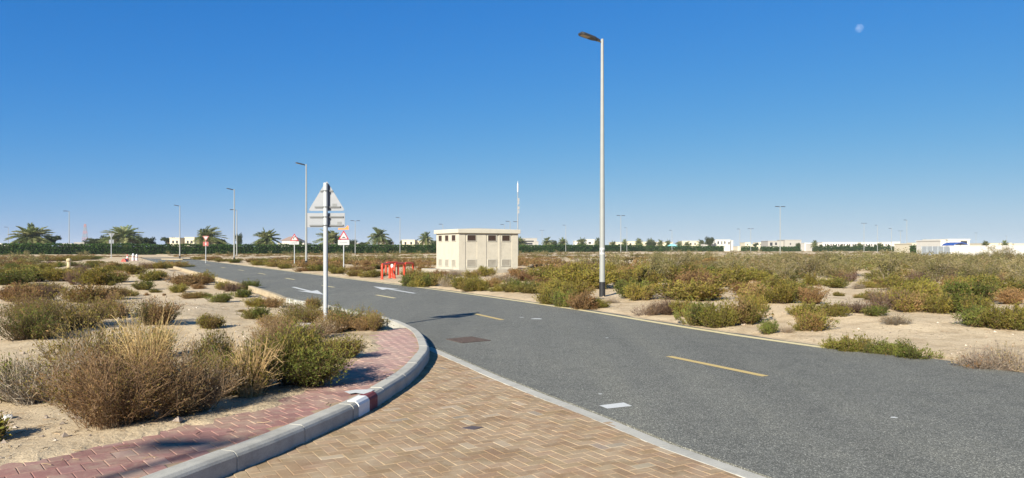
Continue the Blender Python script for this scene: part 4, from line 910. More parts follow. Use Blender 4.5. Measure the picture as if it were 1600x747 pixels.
LANDM = [('the tall lamp post', 941, 464), ('the substation', 745, 428), ('the red pipe guards', 618, 437), ('the speed hump sign', 537, 424), ('the second lamp post', 478, 420), ('the bend sign', 460, 418), ('the third lamp post', 366, 408),
         ('the give way sign', 322, 411), ('the traffic cones', 205, 408), ('the concrete post', 107, 421), ('the back-turned sign post', 510, 523), ('the road bend', 300, 425), ('the white wall', 1540, 401), ('the hoarding', 1462, 399), ('the unfinished villa', 1130, 396), ('the long terrace', 1340, 395), ('the yellow line end', 1291, 544), ('the tall two-armed lamp', 1219, 396), ('the road corner', 1590, 583)]
placed = []; todo = []
def put(px, py, w, h, kind, label=None): todo.append((px, py, w, h, kind, label)); placed.append((px, py, w))
MID = [(20, 472, 64, 34, 'rust'), (128, 474, 74, 32, 'brown'), (165, 468, 46, 26, 'rust'), (62, 468, 60, 30, 'purple'), (40, 441, 76, 27, 'green'), (5, 446, 60, 26, 'green'), (88, 440, 48, 24, 'olive'), (117, 445, 34, 28, 'purple'), (152, 446, 66, 30, 'olive'), (50, 456, 70, 16, 'yellow'), (184, 441, 46, 20, 'brown'),
       (206, 432, 36, 18, 'olive'), (231, 439, 38, 20, 'green'), (222, 453, 30, 18, 'green'), (192, 457, 24, 14, 'olive'), (241, 457, 15, 8, 'olive'), (201, 463, 26, 9, 'brown'), (228, 462, 9, 6, 'rust'), (172, 447, 9, 8, 'olive'), (190, 424, 24, 9, 'green'), (140, 419, 24, 11, 'green'), (246, 431, 22, 9, 'brown'),
       (290, 447, 64, 22, 'brown'), (274, 458, 28, 16, 'olive'), (312, 443, 40, 20, 'olive'), (305, 452, 24, 10, 'brown'), (322, 441, 22, 13, 'green'), (299, 467, 34, 13, 'brown'), (317, 466, 22, 11, 'green'), (341, 473, 32, 17, 'green'), (348, 453, 26, 17, 'olive'), (361, 456, 34, 18, 'purple'), (386, 453, 34, 17, 'green'), (376, 465, 34, 16, 'green'),
       (398, 499, 44, 24, 'green'), (395, 480, 38, 19, 'yellow'), (424, 481, 40, 18, 'rust'), (376, 487, 14, 5, 'brown'), (256, 462, 6, 5, 'brown'),
       (230, 420, 34, 14, 'purple'), (250, 420, 30, 12, 'olive'), (270, 419, 40, 13, 'brown'), (293, 418, 20, 5, 'green'), (173, 418, 34, 10, 'brown'), (100, 408, 40, 8, 'olive'), (60, 408, 50, 9, 'brown'), (20, 409, 50, 9, 'rust'), (130, 406, 40, 8, 'green'),
       (640, 447, 34, 24, 'green'), (662, 446, 40, 24, 'olive'), (683, 444, 24, 18, 'olive'), (700, 449, 28, 22, 'grey'), (722, 452, 36, 24, 'yellow'), (742, 451, 30, 22, 'olive'), (765, 449, 34, 16, 'brown'), (788, 446, 30, 14, 'purple'), (800, 457, 34, 24, 'green'), (833, 459, 44, 22, 'green'), (816, 445, 40, 18, 'rust'), (776, 456, 24, 12, 'yellow'), (652, 449, 30, 20, 'yellow'), (674, 447, 34, 22, 'green'), (712, 448, 34, 20, 'olive'), (733, 455, 34, 24, 'olive'), (752, 455, 30, 20, 'yellow'), (848, 452, 30, 22, 'rust'), (858, 462, 36, 26, 'olive'), (815, 457, 30, 22, 'green'), (900, 470, 50, 34, 'olive'), (875, 462, 44, 28, 'yellow'),
       (864, 474, 40, 32, 'olive'), (882, 478, 40, 34, 'green'), (906, 482, 54, 34, 'brown'), (936, 481, 34, 16, 'olive'), (992, 466, 50, 32, 'green'), (957, 474, 22, 10, 'grey'), (1003, 470, 44, 30, 'olive'), (1012, 493, 44, 26, 'purple'), (1048, 492, 50, 30, 'purple'), (1092, 507, 56, 44, 'green'), (1075, 495, 40, 34, 'olive'), (1130, 511, 54, 44, 'olive'), (1168, 507, 62, 46, 'brown'), (1183, 495, 40, 36, 'yellow'),
       (1203, 521, 28, 24, 'green'), (1231, 520, 24, 14, 'grey'), (1247, 517, 18, 14, 'olive'), (1275, 518, 56, 38, 'brown'), (1262, 500, 50, 30, 'olive'), (1310, 502, 40, 28, 'olive'), (1340, 500, 50, 26, 'purple'), (1330, 546, 60, 38, 'olive'), (1300, 541, 26, 22, 'olive'), (1360, 545, 34, 24, 'grey'), (1402, 556, 60, 34, 'green'), (1435, 557, 56, 32, 'green'), (1376, 552, 40, 26, 'green'),
       (1545, 573, 70, 46, 'grey'), (1590, 576, 74, 50, 'grey'), (1405, 513, 44, 22, 'grey'), (1372, 502, 40, 20, 'green'), (1345, 466, 20, 7, 'brown'), (1395, 486, 60, 40, 'purple'), (1430, 488, 64, 34, 'brown'), (1465, 490, 60, 32, 'olive'), (1500, 489, 60, 36, 'green'), (1540, 512, 60, 36, 'green'), (1575, 517, 70, 44, 'olive'), (1606, 517, 50, 40, 'green'), (1530, 492, 50, 34, 'green'),
       (1190, 487, 60, 36, 'brown'), (1230, 480, 60, 34, 'olive'), (1268, 488, 46, 32, 'rust'), (1245, 462, 60, 26, 'green'), (1315, 450, 48, 20, 'green'), (1312, 463, 22, 8, 'olive'), (1362, 450, 34, 14, 'yellow'), (1384, 450, 30, 18, 'rust'), (1180, 462, 60, 26, 'brown'), (1215, 452, 50, 22, 'olive'), (1347, 452, 26, 12, 'grey'), (1375, 470, 40, 16, 'olive'),
       (605, 412, 44, 10, 'rust'), (432, 417, 40, 10, 'brown'), (402, 415, 30, 9, 'yellow'), (420, 413, 34, 9, 'olive'), (444, 420, 28, 8, 'olive'), (470, 424, 26, 9, 'brown'), (492, 424, 24, 12, 'olive'), (506, 424, 26, 12, 'green'), (525, 428, 30, 12, 'olive'), (553, 432, 32, 13, 'brown'), (576, 434, 30, 14, 'olive'), (592, 431, 22, 10, 'green'), (366, 411, 26, 8, 'green'), (345, 409, 30, 7, 'olive'), (388, 410, 26, 8, 'brown'), (310, 405.5, 26, 6, 'olive'), (330, 407, 24, 7, 'brown'), (484, 417, 40, 9, 'rust'), (520, 420, 34, 10, 'brown'), (560, 424, 40, 11, 'rust'), (590, 421, 30, 9, 'olive')]
for q in MID: put(*q)
def fill(n, x0, x1, y0, y1, kinds, wh, seed, avoid=()):
    r = random.Random(seed); c = 0; tries = 0
    while c < n and tries < 6000:
        tries += 1; py = y0+(y1-y0)*r.random(); px = r.uniform(x0, x1); s = (py-HZ)/60; w = wh[0]*s*r.uniform(.7, 1.35); h = wh[1]*s*r.uniform(.7, 1.2)
        if any(a < px < b and u < py < v for a, b, u, v in avoid): continue
        if any(((px-a)/(.36*(w+ww)))**2+((py-b)/(4+.10*(py-HZ)))**2 < 1 for a, b, ww in placed): continue
        g = G(px, py, .05); d, s_ = pdist(g[0], g[1], right_edge); d2, s2_ = pdist(g[0], g[1], left_edge)
        if not ((s_ < 0 and d > .5) or (s2_ > 0 and d2 > .6)) or inpoly(g[0], g[1], [tuple(p) for p in PAD]) : continue
        put(px, py, w, h, r.choice(kinds)); c += 1
    return c
fill(54, 850, 1180, 426, 472, ['olive', 'olive', 'olive', 'olive', 'yellow', 'yellow', 'brown', 'green', 'rust'], (80, 31), 1, [(1085, 1125, 430, 442), (955, 1010, 474, 500), (908, 985, 446, 480)])
fill(19, 1170, 1620, 440, 478, ['olive', 'brown', 'green', 'olive', 'yellow', 'purple'], (50, 26), 2, [(1278, 1400, 452, 485), (1195, 1240, 462, 476)])
fill(26, 0, 235, 412, 452, ['olive', 'brown', 'green', 'rust', 'yellow', 'purple'], (56, 22), 3, [(150, 235, 400, 425)])
fill(14, 640, 860, 432, 446, ['olive', 'brown', 'rust', 'grey'], (44, 20), 4)
fill(10, 310, 600, 407, 430, ['olive', 'brown', 'rust', 'yellow'], (60, 22), 5)
n_sap0 = len(todo)
for q in [(1385, 446, 92, 54), (1265, 440, 92, 44), (1540, 450, 70, 46), (1480, 438, 70, 36), (1590, 455, 60, 50), (1440, 442, 60, 36), (1330, 432, 60, 30), (1235, 432, 60, 30), (1298, 428, 60, 27), (1180, 432, 50, 24), (1580, 425, 44, 36), (1355, 424, 50, 24), (1425, 426, 60, 28), (1515, 428, 60, 30), (1560, 436, 60, 32), (1130, 428, 50, 22), (1210, 422, 50, 20), (1465, 422, 50, 22), (1395, 420, 50, 20), (1610, 435, 60, 36), (1150, 419, 40, 18), (1085, 424, 40, 19), (1260, 418, 44, 22), (1310, 415, 40, 17), (1540, 416, 44, 20), (1505, 411, 40, 15)]: put(*q, 'sap')
rs = random.Random(8); c = 0
for _ in range(4000):
    py = 404+44*rs.random()**1.15; px = rs.uniform(985, 1620); q = (py-HZ)/52
    if c >= 36: break
    if px < 1180 and rs.random() < .55: continue
    if any(abs(px-a) < 20*q+6 and abs(py-b) < 3.2 for a, b, ww in placed[-c-26 if c else -26:]): continue
    if 1280 < px < 1400 and 441 < py: continue
    put(px, py, 88*q*rs.uniform(.6, 1.2), 44*q*rs.uniform(.55, 1.1), 'sap'); c += 1
def spot(px, py):
    D = sorted(((abs(px-a)**2+(3*(py-b))**2)**.5, n, a, b) for n, a, b in LANDM); d0, n0, a0, b0 = D[0]; best = None
    for d, n, a, b in D[1:9]:
        va = np.array([px-a0, 3*(py-b0)]); vb = np.array([a-a0, 3*(b-b0)]); c = (va@vb)/(np.linalg.norm(va)*np.linalg.norm(vb)+1e-6)
        if best is None or c > best[0]+.02: best = (c, n)
    return n0, best[1], d0
lab_rows = []
for k, (px, py, w, h, kind, label) in enumerate(todo):
    x, y, z = ground_point(px, py); hm = h/F*y
    if kind == 'sap': word = ('tall' if h > 35 else 'small')+' grey-green sapling'
    else: word = ('low ' if hm < .42 else 'tall ' if hm > .95 else '')+WORD[kind]+' shrub'
    n0, n1, d0 = spot(px, py); lab_rows.append([word, n0, n1, d0, k])
groups = {}
for r_ in lab_rows: groups.setdefault((r_[0], r_[1], r_[2]), []).append(r_)
ORD = ['', 'second ', 'third ', 'fourth ', 'fifth ', 'sixth ', 'seventh ', 'eighth ', 'ninth ', 'tenth ', 'eleventh ', 'twelfth ']
LAB = {}
for (word, a, b), rows in groups.items():
    rows.sort(key=lambda q: q[3])
    for i, q in enumerate(rows): LAB[q[4]] = (ORD[min(i, 11)] if len(rows) > 1 and i else ('first ' if len(rows) > 1 else ''))+word+f' from {a} towards {b}'
rv = random.Random(17)
for k, (px, py, w, h, kind, label) in enumerate(todo):
    x, y, z = ground_point(px, py)
    if kind == 'sap':
        a, b = SAP[k % 5]; o = empty('sapling', (x, y, z-.03), rv.uniform(0, 6.28)); link('crown', a, None, o); link('trunk', b, None, o); s = w/F*y/2.3; o.scale = (s, s, h/F*y/1.95)
        tag(o, LAB[k], 'sapling', 'grey-green saplings in the scrub'); continue
    o = link('shrub', PROTO[kind][rv.randrange(5)]); s = w/F*y/1.05; o.scale = (s, s*rv.uniform(.85, 1.1), h/F*y/.75); o.rotation_euler = (0, 0, rv.uniform(0, 6.28)); o.location = (x, y+s*.25, z-.02)
    tag(o, LAB[k], 'shrub', 'desert shrubs in the scrub')
print('individual shrubs', len(todo))

# ---- far scrub that reads as one mass
def far_scrub():
    rng = np.random.default_rng(5); LOD = []
    kinds = ['olive', 'brown', 'rust', 'grey', 'yellow', 'green', 'purple', 'sap']
    for i, k in enumerate(kinds):
        for v in range(3):
            if k == 'sap': lv, tg = sapling_data(500+v, 1.4, 1.9, 240, .15, True); V, Q, C = lv
            else: V, Q, C = shrub_data(400+i*5+v, k, 1.5, .72, 24, 130, .19, .02, 0, lobes=5, second='brown' if v else 'olive', jit=.1)[0]
            LOD.append((V, Q, C, k))
    pts = []
    for (ya, yb, n, sc) in ((52, 90, 3000, .95), (90, 150, 4200, 1.0), (150, 270, 6000, 1.2), (270, 520, 4200, 1.7)):
        y = np.sqrt(rng.uniform(ya*ya, yb*yb, n)); x = rng.uniform(-.80, .80, n)*y; pts.append(np.stack([x, y, np.full(n, sc)], 1))
    n = 200; y = rng.uniform(44, 54, n); x = rng.uniform(.12, .75, n)*y; pts.append(np.stack([x, y, np.full(n, .85)], 1))
    P = np.concatenate(pts); x, y = P[:, 0], P[:, 1]
    dl, sl = pdist(x, y, left_edge); dr, sr = pdist(x, y, right_edge); dc, _ = pdist(x, y, [tuple(cross_a), tuple(cross_a+cross_d*190)])
    ok = ((sl > 0) & (dl > 1.5)) | ((sr < 0) & (dr > 1.6)); ok &= (dc > 5.5) & ~inpoly(x, y, [tuple(np.array(p)+(np.array(p)-np.mean(PAD, 0))*.25) for p in PAD])
    patch = vnoise(x*.09, y*.05, 31)*.65+vnoise(x*.3, y*.2, 32)*.35; ok &= patch > np.where(y > 62, np.where(x > .1*y, .545, .47), .43)
    ok &= ~((x/y < -.34) & (x/y > -.60) & (y < 118) & (vnoise(x*.2, y*.1, 33) < .75)); ok &= ~((y < 60) & (x/y < -.2))
    hd, hs = pdist(x, y, HEDGE_L); ok &= ~((hd < 3)); P = P[ok]; x, y = P[:, 0], P[:, 1]; z = gz(x, y)
    reg = vnoise(x*.05, y*.03, 41)+.25*(rng.random(len(x))-.5); right = x/y > .2
    Vs, Qs, Cs = [], [], []; off = 0
    for i in range(len(x)):
        r = reg[i]
        if right[i] and y[i] < 110 and rng.random() < .3*min(1, (x[i]/y[i]-.2)/.2): k = 7
        elif r < .33: k = rng.choice([1, 1, 2, 6])
        elif r < .5: k = rng.choice([1, 3, 0, 2, 7])
        elif r < .66: k = rng.choice([0, 0, 4, 1])
        else: k = rng.choice([5, 0, 4])
        V, Q, C, _ = LOD[k*3+rng.integers(3)]; a = rng.uniform(0, 6.283); s = P[i, 2]*rng.uniform(.6, 1.35); c_, s_ = math.cos(a)*s, math.sin(a)*s
        Vn = np.stack([V[:, 0]*c_-V[:, 1]*s_+x[i], V[:, 0]*s_+V[:, 1]*c_+y[i], V[:, 2]*rng.uniform(.7, 1.1)*(min(s, 1.0)*(.85-.5*min(1, (y[i]-52)/90)) if k != 7 else .8)+z[i]-.03], 1); Vs.append(Vn); Qs.append(Q+off); Cs.append(C*rng.uniform(.8, 1.2)*np.array([1, rng.uniform(.93, 1.05), 1])); off += len(V)
    o = link('scrub_vegetation', np_mesh('scrub_vegetation', np.concatenate(Vs), np.concatenate(Qs), np.concatenate(Cs)), M['leaf']); tag(o, 'far desert scrub spreading as one low mass to the hedge', 'scrub', kind='stuff'); print('far scrub', len(x))

# ---- hedges, palms, trees
HEDGE_L = [(-195, 150), (-127, 190), (-96, 214), (-60, 243), (-27, 268), (16, 300)]
def hedge(line, h, depth, per_m, card, seed, label, name='hedge'):
    rng = np.random.default_rng(seed); o = np.array(line[0]); t = tag(empty(name, (o[0], o[1], 0)), label, 'hedge', 'clipped hedges'); mb = MB(); Vs = []
    L = [np.array(p)-o for p in line]; D = dense([tuple(p) for p in L], 2.5); fr = offset(D, -depth*.36); bk = offset(D, depth*.36); m = len(D)
    hh = [h*.86*(1+.07*(float(vnoise(p[0]*.3, p[1]*.3, seed))-.5)) for p in D]
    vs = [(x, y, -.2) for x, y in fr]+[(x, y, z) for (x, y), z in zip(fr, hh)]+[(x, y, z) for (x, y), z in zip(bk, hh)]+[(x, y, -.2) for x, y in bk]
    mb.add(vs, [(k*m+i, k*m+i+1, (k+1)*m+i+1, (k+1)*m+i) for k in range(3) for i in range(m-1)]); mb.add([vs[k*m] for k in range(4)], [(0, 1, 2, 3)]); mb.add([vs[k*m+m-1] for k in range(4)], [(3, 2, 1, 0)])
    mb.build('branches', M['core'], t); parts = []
    for a, b in zip(L[:-1], L[1:]):
        d = b-a; ln = np.linalg.norm(d); d = d/ln; nn = np.array([-d[1], d[0]]); n = int(ln*per_m); u = rng.uniform(0, ln, n); side = rng.random(n); zz = rng.uniform(0, 1, n); q = np.where(side < .55, -depth/2, np.where(side < .7, depth/2, rng.uniform(-.5, .5, n)*depth)); top = (side >= .7)
        wx, wy = a[0]+d[0]*u+o[0], a[1]+d[1]*u+o[1]; lump = .6*(vnoise(wx*.5, wy*.5, seed+1)-.5)+.5*(vnoise(wx*1.4+zz*2, wy*1.4+zz*3, seed+2)-.5); hz_ = h*(1+.08*(vnoise(wx*.35, wy*.35, seed+3)-.5)); z = np.where(top, hz_+lump*.35*h/2.6, zz*hz_); q = np.where(top, q, q*(1+lump*.5))
        p = np.stack([a[0]+d[0]*u+nn[0]*q, a[1]+d[1]*u+nn[1]*q, z], 1)+rng.normal(0, .07, (n, 3)); cb = np.array([(.034, .070, .014), (.056, .102, .020), (.025, .050, .011)]); col = cb[rng.integers(0, 3, n)]*(.75+.5*vnoise(wx*.8, wy*.8+z, seed+4))[:, None]*rng.uniform(.75, 1.3, (n, 1)); S = card*rng.uniform(.6, 1.4, n)
        parts.append(leaves(p, unit(rng.normal(size=(n, 3))+np.array([0, 0, .3])), S, S*.6, rng, col))
    link('foliage', np_mesh('foliage', *join(*parts)), M['leaf'], t)
hedge(HEDGE_L, 2.65, 2.4, 190, .42, 1, 'long clipped dark green hedge along the far side of the cross road')
for q, hh, lab in ((((813, 440), (836, 452)), 2.3, 'short green hedge just right of the substation'), (((861, 340), (925, 360), (1003, 390)), 3.0, 'green hedge running behind the tall lamp post'), (((1003, 391), (1062, 395), (1130, 400)), 2.6, 'thin green hedge before the unfinished villa'), (((1158, 410), (1184, 410)), 2.4, 'short hedge before the low stepped villas'), (((1188, 400), (1250, 400)), 2.4, 'hedge in front of the grey flat-roofed house'), (((1270, 420), (1330, 425), (1402, 430)), 2.5, 'hedge along the foot of the long white terrace'), (((1422, 240), (1442, 238)), 2.3, 'dark green hedge ending at the grey hoarding')):
    hedge([(XY(a, b), b) for a, b in q], hh, 2.0, 90, .55, int(q[0][0]), lab)
def palm_meshes(seed, trunk=4.6, fl=3.9, nf=58, wind=0.0):
    rng = np.random.default_rng(seed); parts = []; g = np.array([(.21, .225, .09), (.15, .18, .065), (.26, .26, .12), (.10, .13, .05)])
    for i in range(nf):
        a = 6.283*i*.382+rng.normal(0, .15); el = 1.4-2.25*(i/nf)**.85+rng.normal(0, .1); L = fl*rng.uniform(.85, 1.1); droop = rng.uniform(.55, .95)*fl*.42; s = 9; t = np.linspace(0, 1, s); hd = np.array([math.cos(a), math.sin(a), 0])
        P = np.array([0, 0, trunk])+hd*(L*t*math.cos(el))[:, None]+np.array([0, 0, 1])*(L*t*math.sin(el)-droop*t**2.2)[:, None]+np.array([wind, 0, 0])*(t**2)[:, None]
        col = g[rng.integers(0, 4)]*rng.uniform(.8, 1.2) if i < nf*.86 else np.array([.24, .18, .10]); parts.append(ribbons(P[None], np.linspace(.13, .04, s)[None], rng, col[None], True))
        n = 72; tt = np.repeat(np.linspace(.16, 1, n//2), 2); k = np.minimum((tt*(s-1)).astype(int), s-2); f = (tt*(s-1)-k)[:, None]; p = P[k]*(1-f)+P[k+1]*f; T = unit(P[k+1]-P[k]); sd = np.tile([1, -1], n//2)[:, None]; side = unit(np.cross(T, [0, 0, 1.0]))*sd; d = unit(T*.75+side*.8+np.array([0, 0, .28])+rng.normal(0, .1, (n, 3))); Ls = .95*(1-.55*np.abs(tt-.45))*rng.uniform(.85, 1.1, n)*fl/3.9; parts.append(leaves(p, d, Ls, Ls*.13+.04, rng, np.repeat(col[None], n, 0)*rng.uniform(.8, 1.25, (n, 1))))
    cr = np_mesh('crown', *join(*parts)); cr.materials.append(M['leaf'])
    mb = MB(); pr = []
    for k in range(26): z = -.3+(trunk+.3)*k/25; pr.append((.25-.05*k/25+.035*(k % 2)+(.12 if k > 22 else 0), z))
    mb.lathe(pr, 12, smooth=False); tr = mb.mesh('trunk'); tr.materials.append(M['bark']); return cr, tr
PALMS = [palm_meshes(1), palm_meshes(2, 4.2, 4.2, 66), palm_meshes(3, 4.4, 4.0, 52, 1.6)]
for px, top, w, Y, v, lab in [(48, 350, 62, 215, 1, 'largest date palm with a full crown above the hedge at the left'), (193, 352, 62, 225, 2, 'wind-swept date palm behind the hedge above the traffic cones'), (322, 354, 44, 245, 2, 'date palm behind the give way sign'), (417, 357, 40, 258, 1, 'date palm behind the hedge left of the brown-roofed house'),
        (520, 358, 40, 275, 2, 'date palm half hidden by the back-turned sign post'), (592, 355, 34, 288, 0, 'slim date palm before the hedge end between speed hump sign and substation'), (665, 362, 24, 330, 0, 'small date palm touching the left side of the substation'), (812, 370, 20, 380, 1, 'date palm peeking out at the right wall of the substation'),
        (855, 370, 18, 390, 0, 'date palm beside the slim street lamp past the substation'), (879, 371, 17, 400, 1, 'date palm second past the slim street lamp by the concrete villa'), (909, 371, 17, 420, 1, 'bushy date palm before the white flat-roofed house'), (934, 371, 13, 430, 0, 'date palm immediately left of the tall lamp post'), (958, 376, 12, 450, 1, 'small date palm just right of the tall lamp post'), (976, 373, 12, 460, 0, 'date palm behind the two-armed lamp past the tall pole'), (998, 372, 14, 460, 2, 'spiky date palm at the pale low villa row'),
        (1016, 372, 17, 470, 1, 'date palm over the bushy end of the hedge'), (1032, 374, 12, 480, 0, 'date palm left of the teal canopy'), (1044, 374, 11, 480, 1, 'date palm directly behind the teal canopy'), (1061, 376, 12, 480, 1, 'date palm just right of the teal canopy'), (1074, 377, 12, 490, 0, 'date palm before the pale villa right of the teal canopy'), (1097, 374, 14, 460, 2, 'date palm nearest the big dark tree at the unfinished villa'),
        (1273, 375, 12, 440, 0, 'date palm over the left end of the long terrace'), (1343, 379, 11, 450, 1, 'date palm in front of the middle of the long terrace'), (1373, 379, 11, 450, 2, 'date palm in front of the right half of the long terrace'), (1444, 374, 14, 250, 1, 'date palm behind the left end of the hoarding'), (1472, 377, 14, 250, 1, 'dark date palm at the left of the blue canopy'), (1540, 376, 13, 260, 2, 'dark date palm behind the middle of the white wall'), (1570, 375, 13, 260, 0, 'yellowish date palm behind the right part of the white wall')]:
    cr, tr = PALMS[v]; o = empty('palm_tree', (XY(px, Y), Y, 0), px*.37); link('crown', cr, None, o); link('trunk', tr, None, o); s = w/F*Y/7.4; hgt = ZY(top, Y); tag(o, lab, 'palm tree', 'date palms'); o.scale = (s, s, hgt/(7.6 if v != 2 else 7.5))
def tree_meshes(seed, Hh=5.0, W=6.0, flat=.5):
    rng = np.random.default_rng(seed); nb = 9; parts = []; P = np.array([[0, 0, -.3], [.1, 0, Hh*.2], [.05, .1, Hh*.45]]); mb = MB(); mb.tube(P, [.22, .18, .14], 8); cl = []
    for i in range(nb):
        a = 6.283*i/nb+rng.normal(0, .3); r = W*.5*rng.uniform(.35, .95); tip = np.array([math.cos(a)*r, math.sin(a)*r, Hh*rng.uniform(.55, .95)]); mb.tube([P[2]+np.array([0, 0, -.1]), (P[2]+tip)/2+np.array([0, 0, .2]), tip], [.1, .06, .025], 6); cl.append(tip); cl.append((P[2]+tip)/2+np.array([0, 0, .5])+rng.normal(0, .2, 3))
    for c in cl:
        n = 190; r = rng.uniform(.7, 1.25); p = unit(rng.normal(size=(n, 3)))*(rng.random((n, 1))**.45)*r*np.array([1.15, 1.15, flat])+c; col = np.array([(.060, .078, .030), (.085, .098, .036), (.048, .06, .026)])[rng.integers(0, 3, n)]*rng.uniform(.7, 1.3, (n, 1))*rng.uniform(.8, 1.15); S = .42*rng.uniform(.5, 1.3, n); parts.append(leaves(p, unit(rng.normal(size=(n, 3))), S, S*.55, rng, col))
    cr = np_mesh('crown', *join(*parts)); cr.materials.append(M['leaf']); tr = mb.mesh('trunk'); tr.materials.append(M['bark']); return cr, tr
TREES = [tree_meshes(1), tree_meshes(2, 5, 6, .42), tree_meshes(3, 5, 5, .8)]
for px, top, w, Y, v, lab in [(80, 366, 26, 222, 1, 'dark spreading tree joined to the right side of the largest date palm'), (33, 380, 28, 220, 0, 'low dark tree under the left side of the largest date palm'), (150, 370, 38, 235, 1, 'wide flat-topped dark tree left of the wind-swept palm'), (172, 366, 26, 240, 0, 'dark tree behind the white-backed sign'), (214, 369, 26, 236, 1, 'dark flat tree under the right side of the wind-swept palm'), (231, 369, 22, 240, 0, 'dark tree with open crown right of the wind-swept palm'), (265, 369, 24, 300, 1, 'thin pale tree over the left block of the cream villa'),
        (343, 374, 32, 250, 2, 'rounded dark tree right of the give way sign palm'), (373, 366, 14, 270, 2, 'slim tree seen beside the thin lamp pole'), (408, 377, 20, 262, 2, 'rounded green tree at the left of the brown-roofed house palm'), (467, 376, 14, 290, 2, 'small dark tree just right of the bend sign'), (548, 375, 22, 300, 2, 'rounded green tree right of the speed hump sign'), (568, 377, 20, 300, 1, 'low green tree between the speed hump sign and the slim palm'), (607, 372, 16, 300, 1, 'dark tree joined to the right side of the slim palm'), (634, 374, 18, 360, 0, 'flat dark tree before the cream villa left of the substation'), (678, 376, 14, 340, 2, 'small tree right at the left wall of the substation'),
        (1109, 371, 18, 425, 2, 'big dark tree at the left end of the unfinished villa'), (1018, 378, 22, 465, 2, 'broad green bush tree rising from the hedge right of the tall lamp'), (1181, 379, 10, 500, 1, 'dark tree between the low stepped villas'), (1247, 380, 10, 420, 2, 'small green tree at the right end of the grey flat-roofed house'), (866, 376, 14, 420, 2, 'rounded tree between the two palms past the slim street lamp')]+[(1283+i*10.6, 381+.8*(i % 3), 5.4, 455, i % 3, f'{("first", "second", "third", "fourth", "fifth", "sixth", "seventh", "eighth", "ninth", "tenth", "eleventh")[i]} little street tree along the long white terrace, counted from its pavilion end') for i in range(11)]:
    cr, tr = TREES[v]; o = empty('tree', (XY(px, Y), Y, 0), px*.9); link('crown', cr, None, o); link('trunk', tr, None, o); s = w/F*Y/6.4; o.scale = (s, s, ZY(top, Y)/5.2); tag(o, lab, 'tree', 'broadleaf trees beyond the hedge')
# bare tangled shrub against the white wall
lv, tg = sapling_data(77, 2.4, 6.5, 900, .16); Y = 128.0; o = empty('sapling', (XY(1560, Y), Y, float(gz(XY(1560, Y), Y)))); link('crown', np_mesh('crown', *lv), M['leaf'], o); link('trunk', np_mesh('trunk', *tg), M['twig'], o); tag(o, 'tangled half-bare tree standing against the white boundary wall', 'tree')
far_scrub()

# ---- loose stones and dry litter on the sand
def pebbles():
    rng = np.random.default_rng(9); n = 5200; y = rng.uniform(4.5, 34, n)**1.0; x = rng.uniform(-.72, .72, n)*y
    dl, sl = pdist(x, y, left_edge); dr, sr = pdist(x, y, right_edge); ok = ((sl > 0) & (dl > .2) & ~inpoly(x, y, pave_poly)) | ((sr < 0) & (dr > .05)); x, y = x[ok], y[ok]; z = gz(x, y)
    b = np.array([(1, 0, 0), (0, 1, 0), (-1, 0, 0), (0, -1, 0), (0, 0, .7), (0, 0, -.6)]); fq = np.array([(0, 1, 4), (1, 2, 4), (2, 3, 4), (3, 0, 4), (1, 0, 5), (2, 1, 5), (3, 2, 5), (0, 3, 5)]); n = len(x); s = rng.gamma(2, .006, n)+.006; V = b[None]*rng.uniform(.5, 1.3, (n, 6, 1))*s[:, None, None]; a = rng.uniform(0, 6.283, n); c, d = np.cos(a)[:, None], np.sin(a)[:, None]
    V = np.stack([V[..., 0]*c-V[..., 1]*d+x[:, None], V[..., 0]*d+V[..., 1]*c+y[:, None], V[..., 2]+(z+s*.15)[:, None]], -1).reshape(-1, 3); Q = (np.arange(n)[:, None, None]*6+fq[None]).reshape(-1, 3)
    col = np.array([(.46, .36, .26), (.38, .31, .24), (.55, .48, .39), (.27, .22, .18)])[rng.integers(0, 4, n)]*rng.uniform(.8, 1.15, (n, 1)); col = np.repeat(col, 6, 0)
    tag(link('gravel', np_mesh('gravel', V, Q, col), M['twig']), 'loose pebbles strewn over the sand', 'gravel', kind='stuff')
    n = 5000; y = rng.uniform(5, 30, n); x = rng.uniform(-.72, .72, n)*y; dl, sl = pdist(x, y, left_edge); dr, sr = pdist(x, y, right_edge); k = vnoise(x*.6, y*.6, 61) > .5; ok = (((sl > 0) & (dl > .25)) | ((sr < 0) & (dr > .1))) & k; x, y = x[ok], y[ok]; n = len(x); inp = inpoly(x, y, pave_poly); z = np.where(inp, .158, gz(x, y)); keep = ~inp | (rng.random(n) < .12); x, y, z = x[keep], y[keep], z[keep]; n = len(x); a = rng.uniform(0, 6.283, n); L = rng.uniform(.03, .14, n)
    p = np.stack([x, y, z+.006], 1); d = np.stack([np.cos(a), np.sin(a), rng.uniform(-.02, .12, n)], 1); P = np.stack([p, p+d*L[:, None]*.5+rng.normal(0, .006, (n, 3)), p+d*L[:, None]], 1)
    tag(link('litter', np_mesh('litter', *ribbons(P, .006*np.ones((n, 3)), rng, np.array([(.3, .22, .14)])*rng.uniform(.5, 1.3, (n, 1)), True)), M['twig']), 'dry twigs scattered on the sand', 'litter', kind='stuff')
pebbles()

